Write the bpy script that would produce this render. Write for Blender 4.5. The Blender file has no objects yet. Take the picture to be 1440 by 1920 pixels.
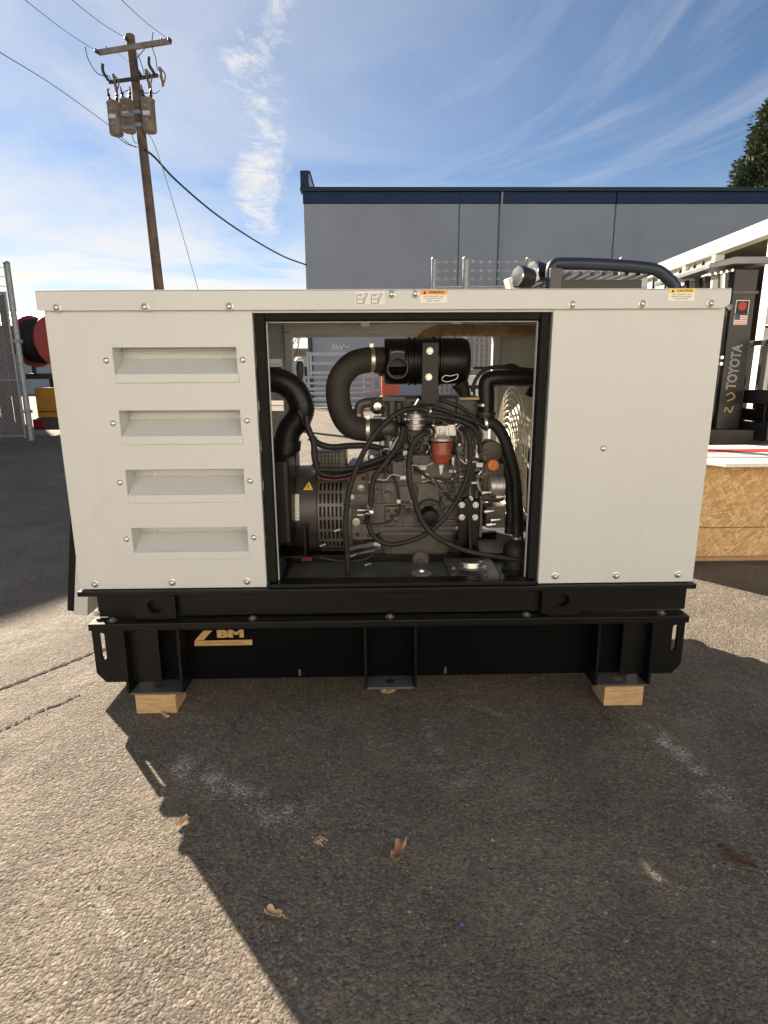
import bpy, math, random
from mathutils import Vector, Matrix, noise as mnoise
R = math.radians
random.seed(7)
SCN = bpy.context.scene
COL = SCN.collection

# ------------------------------------------------------------------ camera
cam_data = bpy.data.cameras.new('camera')
cam_data.sensor_fit = 'VERTICAL'
cam_data.sensor_height = 36.0
cam_data.lens = 36.0 * 1085.1 / 1920.0
cam_data.clip_start = 0.02
cam_data.clip_end = 2000.0
cam = bpy.data.objects.new('camera', cam_data)
COL.objects.link(cam)
_p, _y, _r = 0.225, 0.0199, 0.0059
_f = Vector((math.sin(_y)*math.cos(_p), math.cos(_y)*math.cos(_p), -math.sin(_p)))
_r0 = Vector((math.cos(_y), -math.sin(_y), 0.0))
_d0 = _f.cross(_r0)
_rt = math.cos(_r)*_r0 + math.sin(_r)*_d0
_dn = -math.sin(_r)*_r0 + math.cos(_r)*_d0
cam.matrix_world = Matrix(((_rt.x, -_dn.x, -_f.x, -0.0549), (_rt.y, -_dn.y, -_f.y, -1.8774),
                           (_rt.z, -_dn.z, -_f.z, 1.1599), (0, 0, 0, 1)))
SCN.camera = cam

# ------------------------------------------------------------------ sun, sky, exposure
SUN_AZ = R(-39.0)          # measured from +Y towards +X
SUN_EL = R(30.0)
SUN_STRENGTH = 5.0
SKY_STRENGTH = 0.05
EXPOSURE = 1.72
SCN.view_settings.view_transform = 'Standard'
SCN.view_settings.look = 'None'
SCN.view_settings.gamma = 1.0
SCN.view_settings.exposure = EXPOSURE
SCN.view_settings.use_curve_mapping = False
SCN.render.engine = 'CYCLES'
SCN.cycles.use_denoising = True
SCN.cycles.max_bounces = 8
SCN.cycles.transparent_max_bounces = 12

sun_data = bpy.data.lights.new('sun', 'SUN')
sun_data.energy = SUN_STRENGTH
sun_data.angle = R(0.55)
sun_data.color = (1.0, 0.88, 0.72)
sun = bpy.data.objects.new('sun', sun_data)
COL.objects.link(sun)
_tosun = Vector((math.sin(SUN_AZ)*math.cos(SUN_EL), math.cos(SUN_AZ)*math.cos(SUN_EL), math.sin(SUN_EL)))
sun.rotation_euler = (-_tosun).to_track_quat('-Z', 'Y').to_euler()
sun.location = (-20, 25, 20)

class NT:
    """small helper to write node trees"""
    def __init__(s, tree):
        s.t = tree
    def n(s, typ, **kw):
        nd = s.t.nodes.new(typ)
        for k, v in kw.items():
            if k == 'inp':
                for i, val in v.items():
                    nd.inputs[i].default_value = val
            else:
                setattr(nd, k, v)
        return nd
    def l(s, a, b):
        s.t.links.new(a, b)
    def val(s, x, sock):
        if isinstance(x, (int, float)):
            sock.default_value = x
        else:
            s.l(x, sock)
    def m(s, op, a, b=None, c=None, clamp=False):
        nd = s.n('ShaderNodeMath', operation=op, use_clamp=clamp)
        s.val(a, nd.inputs[0])
        if b is not None:
            s.val(b, nd.inputs[1])
        if c is not None:
            s.val(c, nd.inputs[2])
        return nd.outputs[0]
    def comb(s, x, y, z=0.0):
        nd = s.n('ShaderNodeCombineXYZ')
        for i, v in enumerate((x, y, z)):
            s.val(v, nd.inputs[i])
        return nd.outputs[0]
    def noise(s, vec, scale, detail=4, rough=0.55, dist=0.0, lac=2.0):
        nd = s.n('ShaderNodeTexNoise', inp={'Scale': scale, 'Detail': detail, 'Roughness': rough, 'Distortion': dist, 'Lacunarity': lac})
        if vec is not None:
            s.l(vec, nd.inputs['Vector'])
        return nd.outputs['Fac']
    def ramp(s, fac, lo, hi, smooth=True):
        nd = s.n('ShaderNodeMapRange', interpolation_type='SMOOTHSTEP' if smooth else 'LINEAR')
        s.val(fac, nd.inputs['Value'])
        nd.inputs['From Min'].default_value = lo
        nd.inputs['From Max'].default_value = hi
        return nd.outputs['Result']
    def mix(s, fac, a, b, blend='MIX'):
        nd = s.n('ShaderNodeMix', data_type='RGBA', blend_type=blend)
        s.val(fac, nd.inputs['Factor'])
        for sock, v in ((nd.inputs[6], a), (nd.inputs[7], b)):
            if isinstance(v, tuple):
                sock.default_value = v if len(v) == 4 else (*v, 1.0)
            else:
                s.l(v, sock)
        return nd.outputs[2]

world = bpy.data.worlds.new('World')
SCN.world = world
world.use_nodes = True
world.node_tree.nodes.clear()
W = NT(world.node_tree)
sky = W.n('ShaderNodeTexSky', sky_type='NISHITA', sun_disc=False, sun_elevation=SUN_EL, sun_rotation=SUN_AZ,
          altitude=100.0, air_density=0.7, dust_density=0.12, ozone_density=3.5)
tc = W.n('ShaderNodeTexCoord')
sep = W.n('ShaderNodeSeparateXYZ')
W.l(tc.outputs['Generated'], sep.inputs[0])
dx, dy, dz = sep.outputs
zz = W.m('ADD', W.m('MAXIMUM', dz, 0.0), 0.10)
cu = W.m('DIVIDE', dx, zz)
cv = W.m('DIVIDE', dy, zz)
# long feathered cirrus trail running away from the viewer
warp = W.noise(W.comb(cu, cv), 2.2, 3, 0.6)
d_tr = W.m('ADD', W.m('ADD', cu, W.m('MULTIPLY', cv, 0.172)), W.m('MULTIPLY', W.m('SUBTRACT', warp, 0.5), 0.16))
edge = W.m('SUBTRACT', 1.0, W.ramp(W.m('ABSOLUTE', d_tr), 0.03, 0.19))
feather = W.noise(W.comb(W.m('MULTIPLY', W.m('ADD', cu, W.m('MULTIPLY', cv, 0.10)), 4.2), W.m('MULTIPLY', W.m('SUBTRACT', cv, W.m('MULTIPLY', cu, 0.45)), 4.4)), 1.15, 13, 0.80, 1.2)
patch = W.noise(W.comb(W.m('MULTIPLY', cu, 4.5), W.m('MULTIPLY', cv, 2.6)), 1.0, 4, 0.6, 0.6)
far_end = W.m('SUBTRACT', 1.0, W.ramp(cv, 2.8, 3.5))
dens = W.m('ADD', W.m('ADD', feather, W.m('MULTIPLY', edge, 0.20)), W.m('MULTIPLY', W.m('SUBTRACT', patch, 0.5), 0.55))
trail = W.m('MULTIPLY', W.m('ADD', W.m('MULTIPLY', W.ramp(patch, 0.20, 0.75), 0.34), W.m('MULTIPLY', W.ramp(dens, 0.49, 0.95), 0.92)), W.m('MULTIPLY', edge, far_end))
# fanned thin wisps over the whole sky
su = W.m('ADD', W.m('ADD', cu, W.m('MULTIPLY', cv, 0.16)), W.m('MULTIPLY', W.m('POWER', W.m('MAXIMUM', W.m('SUBTRACT', cv, 1.6), 0.0), 2.0), 0.55))
wisp = W.noise(W.comb(W.m('MULTIPLY', su, 2.6), W.m('MULTIPLY', cv, 0.55)), 1.5, 7, 0.6, 0.7)
wisp_big = W.noise(W.comb(cu, cv), 0.55, 3, 0.5)
wisps = W.m('MULTIPLY', W.ramp(wisp, 0.34, 0.76), W.ramp(wisp_big, 0.22, 0.55))
# pale veil that thickens towards the sun and the horizon
dotn = W.n('ShaderNodeVectorMath', operation='DOT_PRODUCT')
W.l(tc.outputs['Generated'], dotn.inputs[0])
dotn.inputs[1].default_value = _tosun
sunward = W.m('POWER', W.m('MAXIMUM', dotn.outputs['Value'], 0.0), 4.0)
veil_n = W.noise(W.comb(W.m('MULTIPLY', cu, 0.8), W.m('MULTIPLY', cv, 1.1)), 0.9, 6, 0.6, 0.6)
low = W.m('SUBTRACT', 1.0, W.ramp(dz, 0.02, 0.32))
veil = W.m('MULTIPLY', W.ramp(veil_n, 0.26, 0.66), W.m('ADD', W.m('MULTIPLY', low, 1.15), W.m('MULTIPLY', sunward, 0.95)), clamp=True)
cl = W.m('MAXIMUM', W.m('MAXIMUM', W.m('MULTIPLY', trail, 0.98), W.m('MULTIPLY', wisps, 0.28)), W.m('MULTIPLY', veil, 0.80), clamp=True)
CLOUD = 5.3
cloud_col = W.mix(low, (CLOUD*1.0, CLOUD*1.0, CLOUD*1.02), (CLOUD*1.34, CLOUD*1.24, CLOUD*1.02))
strat = W.noise(W.comb(W.m('MULTIPLY', dx, 2.2), W.m('MULTIPLY', dy, 2.2), W.m('MULTIPLY', dz, 17.0)), 1.6, 7, 0.62, 0.5)
strata = W.m('MULTIPLY', W.ramp(strat, 0.40, 0.66), W.m('MULTIPLY', low, W.m('ADD', 0.40, W.m('MULTIPLY', sunward, 1.7))), clamp=True)
cl = W.m('MAXIMUM', cl, W.m('MULTIPLY', strata, 0.95), clamp=True)
sky_dim = W.mix(1.0, sky.outputs[0], (0.84, 0.86, 0.82), 'MULTIPLY')
skymix = W.mix(cl, sky_dim, cloud_col)
bg = W.n('ShaderNodeBackground', inp={'Strength': SKY_STRENGTH})
W.l(skymix, bg.inputs[0])
wo = W.n('ShaderNodeOutputWorld')
W.l(bg.outputs[0], wo.inputs[0])

# ------------------------------------------------------------------ materials
def new_mat(name):
    m = bpy.data.materials.new(name)
    m.use_nodes = True
    t = m.node_tree
    t.nodes.clear()
    N = NT(t)
    b = N.n('ShaderNodeBsdfPrincipled')
    o = N.n('ShaderNodeOutputMaterial')
    N.l(b.outputs[0], o.inputs[0])
    return m, N, b

def pbr(name, col, rough=0.5, metal=0.0, spec=0.5, var=0.12, vscale=6.0, bump=0.0, bscale=150.0, dirt=None, dirt_amt=0.5, dirt_scale=5.0, rvar=0.12, coat=0.0, trans=0.0):
    m, N, b = new_mat(name)
    tcn = N.n('ShaderNodeTexCoord')
    v = tcn.outputs['Object']
    n1 = N.noise(v, vscale, 5, 0.6)
    c = tuple(col)
    dark = tuple(x*(1-var) for x in c)
    lite = tuple(min(1, x*(1+var)) for x in c)
    out = N.mix(N.ramp(n1, 0.3, 0.7), dark, lite)
    if dirt:
        n2 = N.noise(v, dirt_scale, 8, 0.68, 0.3)
        out = N.mix(N.m('MULTIPLY', N.ramp(n2, 0.5, 0.72), dirt_amt), out, tuple(dirt))
    N.l(out, b.inputs['Base Color'])
    n3 = N.noise(v, vscale*2.3, 4, 0.6)
    N.l(N.m('ADD', rough - rvar*0.5, N.m('MULTIPLY', n3, rvar), clamp=True), b.inputs['Roughness'])
    b.inputs['Metallic'].default_value = metal
    b.inputs['Specular IOR Level'].default_value = spec
    if coat:
        b.inputs['Coat Weight'].default_value = coat
        b.inputs['Coat Roughness'].default_value = 0.15
    if trans:
        b.inputs['Transmission Weight'].default_value = trans
    if bump:
        n4 = N.noise(v, bscale, 3, 0.6)
        bp = N.n('ShaderNodeBump', inp={'Strength': 0.5, 'Distance': bump})
        N.l(n4, bp.inputs['Height'])
        N.l(bp.outputs[0], b.inputs['Normal'])
    return m

M = {}
def make_beige():
    m, N, b = new_mat('beige_powder_coat')
    tcn = N.n('ShaderNodeTexCoord')
    v = tcn.outputs['Object']
    sp = N.n('ShaderNodeSeparateXYZ')
    N.l(v, sp.inputs[0])
    n1 = N.noise(v, 1.6, 4, 0.6)
    c = N.mix(N.ramp(n1, 0.3, 0.7), (0.588, 0.596, 0.590), (0.612, 0.622, 0.618))
    # rain streaks and dust film
    st = N.n('ShaderNodeMapping')
    st.inputs['Scale'].default_value = (22.0, 22.0, 1.3)
    N.l(v, st.inputs[0])
    streak = N.noise(st.outputs[0], 1.0, 6, 0.65, 0.4)
    c = N.mix(N.m('MULTIPLY', N.ramp(streak, 0.52, 0.78), 0.16), c, (0.46, 0.43, 0.385))
    smudge = N.noise(v, 4.2, 8, 0.72, 0.8)
    c = N.mix(N.m('MULTIPLY', N.ramp(smudge, 0.56, 0.74), 0.17), c, (0.44, 0.41, 0.37))
    speck = N.noise(v, 120, 3, 0.6)
    c = N.mix(N.m('MULTIPLY', N.ramp(speck, 0.70, 0.78), 0.35), c, (0.33, 0.29, 0.24))
    N.l(c, b.inputs['Base Color'])
    N.l(N.m('ADD', 0.26, N.m('MULTIPLY', smudge, 0.26)), b.inputs['Roughness'])
    peel = N.noise(v, 420, 2, 0.5)
    wave = N.noise(v, 3.1, 2, 0.5)
    b1 = N.n('ShaderNodeBump', inp={'Strength': 0.5, 'Distance': 0.0004})
    N.l(peel, b1.inputs['Height'])
    b2 = N.n('ShaderNodeBump', inp={'Strength': 1.0, 'Distance': 0.006})
    N.l(wave, b2.inputs['Height'])
    N.l(b2.outputs[0], b1.inputs['Normal'])
    N.l(b1.outputs[0], b.inputs['Normal'])
    return m
M['beige'] = make_beige()
M['black'] = pbr('black_paint', (0.0045, 0.0045, 0.005), 0.33, 0, 0.32, 0.2, 8, 0.0004, 260, dirt=(0.012, 0.011, 0.010), dirt_amt=0.4, dirt_scale=6)
M['tank'] = pbr('black_tank_paint', (0.0015, 0.0015, 0.0018), 0.55, 0, 0.08, 0.2, 5, 0.0003, 260, dirt=(0.004, 0.0038, 0.0035), dirt_amt=0.5, dirt_scale=3)
M['engine'] = pbr('engine_grey_paint', (0.112, 0.103, 0.092), 0.34, 0.0, 0.5, 0.2, 14, 0.0012, 170, dirt=(0.035, 0.03, 0.026), dirt_amt=0.6, dirt_scale=18)
M['iron'] = pbr('dark_cast_iron', (0.052, 0.047, 0.042), 0.38, 0.0, 0.5, 0.25, 14, 0.0012, 190, dirt=(0.02, 0.018, 0.016), dirt_amt=0.6, dirt_scale=18)
M['rubber'] = pbr('black_rubber', (0.017, 0.0155, 0.014), 0.58, 0, 0.4, 0.2, 12, 0.0002, 300, dirt=(0.06, 0.055, 0.05), dirt_amt=0.35, dirt_scale=14)
M['hose'] = pbr('matt_intake_rubber', (0.026, 0.0235, 0.021), 0.68, 0, 0.4, 0.2, 9, 0.0004, 260, dirt=(0.055, 0.048, 0.04), dirt_amt=0.4, dirt_scale=7)
M['duct'] = pbr('black_plastic_duct', (0.009, 0.009, 0.0095), 0.40, 0, 0.4, 0.15, 9, 0.0003, 260, dirt=(0.04, 0.037, 0.033), dirt_amt=0.3, dirt_scale=10)
M['seal'] = pbr('foam_seal', (0.007, 0.0065, 0.006), 0.75, 0, 0.25, 0.2, 10, 0.0008, 300)
M['zinc'] = pbr('zinc_steel', (0.62, 0.60, 0.56), 0.34, 0.9, 0.5, 0.15, 25, 0.0004, 200)
M['chrome'] = pbr('bright_steel', (0.75, 0.74, 0.71), 0.2, 1.0, 0.5, 0.06, 20)
M['alu'] = pbr('cast_aluminium', (0.50, 0.49, 0.46), 0.42, 0.7, 0.5, 0.15, 20, 0.0006, 220)
M['brass'] = pbr('dull_brass', (0.30, 0.22, 0.12), 0.42, 0.8, 0.5, 0.2, 20)
M['red'] = pbr('red_filter_bowl', (0.34, 0.075, 0.05), 0.25, 0, 0.5, 0.2, 18, coat=0.4)
M['orange'] = pbr('orange_plastic', (0.62, 0.18, 0.04), 0.4, 0, 0.5, 0.08, 12)
M['white'] = pbr('white_plastic', (0.72, 0.70, 0.66), 0.45, 0, 0.5, 0.06, 10)
M['wrap'] = pbr('exhaust_heat_wrap', (0.36, 0.23, 0.12), 0.85, 0, 0.5, 0.3, 30, 0.0025, 120)
M['core'] = pbr('radiator_core', (0.52, 0.47, 0.36), 0.5, 0.35, 0.5, 0.15, 20, 0.001, 240)
M['guard'] = pbr('pale_guard_wire', (0.66, 0.62, 0.50), 0.45, 0.2)
M['gold'] = pbr('gold_vinyl', (0.42, 0.27, 0.115), 0.45, 0.0, 0.5, 0.05, 30)
M['ink'] = pbr('black_ink', (0.015, 0.014, 0.013), 0.6, 0, 0.5, 0.05)
M['greyink'] = pbr('grey_ink', (0.30, 0.30, 0.29), 0.6, 0, 0.5, 0.05)
M['label'] = pbr('white_vinyl', (0.82, 0.79, 0.72), 0.45, 0, 0.5, 0.03)
M['palelabel'] = pbr('pale_grey_vinyl', (0.74, 0.73, 0.69), 0.4, 0, 0.5, 0.03)
M['lorange'] = pbr('orange_vinyl', (0.85, 0.35, 0.07), 0.45, 0, 0.5, 0.04)
M['lyellow'] = pbr('yellow_vinyl', (0.85, 0.62, 0.10), 0.45, 0, 0.5, 0.04)
M['redink'] = pbr('red_ink', (0.45, 0.03, 0.02), 0.5, 0, 0.5, 0.05)
M['blueink'] = pbr('blue_ink', (0.05, 0.07, 0.16), 0.5, 0, 0.5, 0.05)
M['pinkink'] = pbr('faded_red_ink', (0.62, 0.22, 0.18), 0.5, 0, 0.5, 0.05)
M['galv'] = pbr('galvanised_steel', (0.34, 0.345, 0.345), 0.48, 0.55, 0.5, 0.2, 20, 0.0005, 120)
M['slat'] = pbr('grey_privacy_slat', (0.16, 0.138, 0.122), 0.6, 0, 0.5, 0.2, 3)
M['wood_pole'] = pbr('weathered_pole_wood', (0.17, 0.115, 0.075), 0.85, 0, 0.5, 0.35, 3, 0.01, 25)
M['arm_wood'] = pbr('grey_arm_wood', (0.30, 0.26, 0.19), 0.85, 0, 0.5, 0.25, 3, 0.006, 25)
M['rust'] = pbr('rusty_tank_paint', (0.25, 0.19, 0.14), 0.6, 0.1, 0.5, 0.2, 2.0, 0.002, 30, dirt=(0.16, 0.075, 0.035), dirt_amt=0.85, dirt_scale=2.2)
M['wire'] = pbr('weathered_wire', (0.10, 0.11, 0.13), 0.6)
M['cable'] = pbr('black_cable', (0.02, 0.022, 0.026), 0.6, 0, 0.5, 0.1)
M['porcelain'] = pbr('dark_insulator', (0.05, 0.045, 0.045), 0.3, 0, 0.5, 0.1)
M['wall_grey'] = pbr('painted_concrete_grey', (0.365, 0.386, 0.398), 0.8, 0, 0.5, 0.05, 0.35, 0.004, 18, dirt=(0.28, 0.295, 0.30), dirt_amt=0.35, dirt_scale=0.5)
M['navy'] = pbr('navy_painted_concrete', (0.018, 0.040, 0.088), 0.7, 0, 0.5, 0.08, 0.5, 0.003, 18)
M['coping'] = pbr('dark_green_coping', (0.020, 0.040, 0.045), 0.45, 0.1, 0.5, 0.1, 0.5)
M['whitepaint'] = pbr('white_container_paint', (0.78, 0.755, 0.67), 0.5, 0, 0.5, 0.05, 1.5, 0.002, 30, dirt=(0.45, 0.38, 0.28), dirt_amt=0.25, dirt_scale=2)
M['forkblack'] = pbr('forklift_black', (0.014, 0.014, 0.014), 0.33, 0.1, 0.5, 0.2, 6, 0.0005, 120, dirt=(0.05, 0.047, 0.04), dirt_amt=0.4, dirt_scale=5)
M['forknavy'] = pbr('forklift_guard_paint', (0.020, 0.030, 0.048), 0.4, 0, 0.5, 0.15, 6)
M['forkgrey'] = pbr('forklift_grey', (0.085, 0.085, 0.085), 0.45, 0, 0.5, 0.15, 6)
M['steelgrey'] = pbr('grey_mast_steel', (0.20, 0.20, 0.20), 0.4, 0.5, 0.5, 0.15, 6)
M['rackgrey'] = pbr('grey_rack_paint', (0.42, 0.45, 0.48), 0.5, 0.1, 0.5, 0.1, 2)
M['truckyellow'] = pbr('yellow_ochre_paint', (0.52, 0.27, 0.035), 0.5, 0, 0.5, 0.12, 2)
M['reelred'] = pbr('red_reel_paint', (0.26, 0.022, 0.016), 0.4, 0, 0.5, 0.12, 3)
M['redbox'] = pbr('red_orange_paint', (0.66, 0.13, 0.055), 0.5, 0, 0.5, 0.1, 1)
M['lens'] = pbr('red_marker_lens', (0.30, 0.02, 0.02), 0.25, 0, 0.5, 0.1, 8)
M['metalbldg'] = pbr('pale_metal_siding', (0.42, 0.44, 0.46), 0.6, 0.1, 0.5, 0.08, 0.4)
M['inside'] = pbr('container_inside', (0.20, 0.165, 0.125), 0.8, 0, 0.5, 0.2, 2)
M['palewall'] = pbr('pale_block_wall', (0.52, 0.48, 0.42), 0.85, 0, 0.5, 0.1, 0.6, 0.004, 10)
M['fillwall'] = pbr('cream_fill_wall', (0.74, 0.715, 0.665), 0.85, 0, 0.5, 0.06, 0.6, 0.004, 12)  # wall of the added fill building, pale to bounce sunlight
M['grit'] = pbr('pale_grit', (0.22, 0.20, 0.175), 0.8, 0, 0.4, 0.5, 40)
M['whitewire'] = pbr('pale_wire', (0.45, 0.43, 0.40), 0.5)
M['redwire'] = pbr('red_wire', (0.28, 0.03, 0.025), 0.5)
M['greywire'] = pbr('grey_wire', (0.16, 0.155, 0.15), 0.5)
M['darkred'] = pbr('dark_red_cap', (0.16, 0.012, 0.02), 0.5)
M['carblack'] = pbr('dark_car_paint', (0.02, 0.022, 0.028), 0.3, 0.2, 0.5, 0.05)
M['glassdark'] = pbr('dark_glass', (0.02, 0.025, 0.03), 0.08, 0, 0.5, 0.05)
M['tyre'] = pbr('tyre_rubber', (0.02, 0.019, 0.018), 0.8, 0, 0.5, 0.2, 10, 0.002, 60)
M['bark'] = pbr('tree_bark', (0.10, 0.07, 0.05), 0.9, 0, 0.5, 0.3, 3, 0.01, 20)
M['leafbrown'] = pbr('dry_leaf', (0.36, 0.20, 0.115), 0.75, 0, 0.5, 0.3, 40, 0.0008, 200)
M['leaftan'] = pbr('pale_dry_leaf', (0.52, 0.36, 0.20), 0.75, 0, 0.5, 0.25, 40, 0.0008, 200)
M['leafdark'] = pbr('dark_dry_leaf', (0.10, 0.045, 0.03), 0.75, 0, 0.5, 0.3, 40, 0.0008, 200)
M['bluebit'] = pbr('blue_scrap', (0.10, 0.14, 0.36), 0.5, 0, 0.5, 0.1, 40)
M['crackfill'] = pbr('crack_dark', (0.012, 0.011, 0.010), 0.95, 0, 0.5, 0.3, 30)

def make_foliage():
    m, N, b = new_mat('conifer_foliage')
    oi = N.n('ShaderNodeNewGeometry')
    tcn = N.n('ShaderNodeTexCoord')
    n = N.noise(tcn.outputs['Object'], 1.4, 4, 0.6)
    rnd = oi.outputs['Random Per Island']
    c = N.mix(N.m('ADD', N.m('MULTIPLY', rnd, 0.6), N.m('MULTIPLY', n, 0.4)), (0.022, 0.040, 0.014), (0.075, 0.095, 0.030))
    N.l(c, b.inputs['Base Color'])
    b.inputs['Roughness'].default_value = 0.65
    return m
M['foliage'] = make_foliage()

def make_lumber():
    m, N, b = new_mat('sawn_lumber')
    tcn = N.n('ShaderNodeTexCoord')
    mp = N.n('ShaderNodeMapping')
    mp.inputs['Scale'].default_value = (3.0, 3.0, 26.0)
    N.l(tcn.outputs['Object'], mp.inputs[0])
    n1 = N.noise(mp.outputs[0], 4.0, 6, 0.6, 1.2)
    n2 = N.noise(mp.outputs[0], 22.0, 4, 0.6, 0.4)
    c = N.mix(N.ramp(n1, 0.35, 0.68), (0.42, 0.26, 0.125), (0.58, 0.40, 0.215))
    c = N.mix(N.m('MULTIPLY', N.ramp(n2, 0.5, 0.75), 0.4), c, (0.26, 0.15, 0.07))
    N.l(c, b.inputs['Base Color'])
    b.inputs['Roughness'].default_value = 0.8
    bp = N.n('ShaderNodeBump', inp={'Strength': 0.5, 'Distance': 0.001})
    N.l(n2, bp.inputs['Height'])
    N.l(bp.outputs[0], b.inputs['Normal'])
    return m
M['lumber'] = make_lumber()

def make_osb():
    m, N, b = new_mat('oriented_strand_board')
    tcn = N.n('ShaderNodeTexCoord')
    v = tcn.outputs['Object']
    wob = N.n('ShaderNodeTexNoise', inp={'Scale': 9.0, 'Detail': 3.0})
    N.l(v, wob.inputs['Vector'])
    wsc = N.n('ShaderNodeVectorMath', operation='MULTIPLY_ADD')
    N.l(wob.outputs['Color'], wsc.inputs[0])
    wsc.inputs[1].default_value = (0.02, 0.02, 0.02)
    N.l(v, wsc.inputs[2])
    wv = wsc.outputs[0]
    cols = []
    for i, (ang, sx, sz) in enumerate(((22, 13, 58), (-33, 14, 66), (60, 13, 60), (5, 12, 62), (-62, 15, 70), (40, 16, 76))):
        mp = N.n('ShaderNodeMapping')
        rot = N.n('ShaderNodeMapping')
        rot.inputs['Rotation'].default_value = (0, R(ang), 0)
        N.l(wv, rot.inputs[0])
        mp.inputs['Scale'].default_value = (sx, sx*.3, sz)
        mp.inputs['Location'].default_value = (i*3.1, i*1.7, i*2.3)
        N.l(rot.outputs[0], mp.inputs[0])
        vo = N.n('ShaderNodeTexVoronoi', feature='F1', inp={'Scale': 1.0, 'Randomness': 1.0})
        N.l(mp.outputs[0], vo.inputs['Vector'])
        sp = N.n('ShaderNodeSeparateColor')
        N.l(vo.outputs['Color'], sp.inputs[0])
        ve = N.n('ShaderNodeTexVoronoi', feature='DISTANCE_TO_EDGE', inp={'Scale': 1.0, 'Randomness': 1.0})
        N.l(mp.outputs[0], ve.inputs['Vector'])
        cols.append((sp.outputs[0], sp.outputs[1], ve.outputs['Distance']))
    base = None
    hh = None
    for r1, g1, d1 in cols:
        c = N.mix(r1, (0.46, 0.275, 0.115), (0.80, 0.55, 0.275))
        sel = N.m('MULTIPLY', N.ramp(g1, 0.56, 0.60), 0.95)
        c = N.mix(N.m('MULTIPLY', N.m('SUBTRACT', 1.0, N.ramp(d1, 0.0, 0.06)), 0.55), c, (0.30, 0.17, 0.065))
        base = c if base is None else N.mix(sel, base, c)
        hh = d1 if hh is None else N.m('ADD', hh, N.m('MULTIPLY', sel, d1))
    fine = N.noise(v, 60, 5, 0.7)
    base = N.mix(N.m('MULTIPLY', N.ramp(fine, 0.55, 0.75), 0.45), base, (0.22, 0.12, 0.045))
    N.l(base, b.inputs['Base Color'])
    b.inputs['Roughness'].default_value = 0.75
    bp = N.n('ShaderNodeBump', inp={'Strength': 0.6, 'Distance': 0.002})
    N.l(hh, bp.inputs['Height'])
    N.l(bp.outputs[0], b.inputs['Normal'])
    return m
M['osb'] = make_osb()

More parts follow.
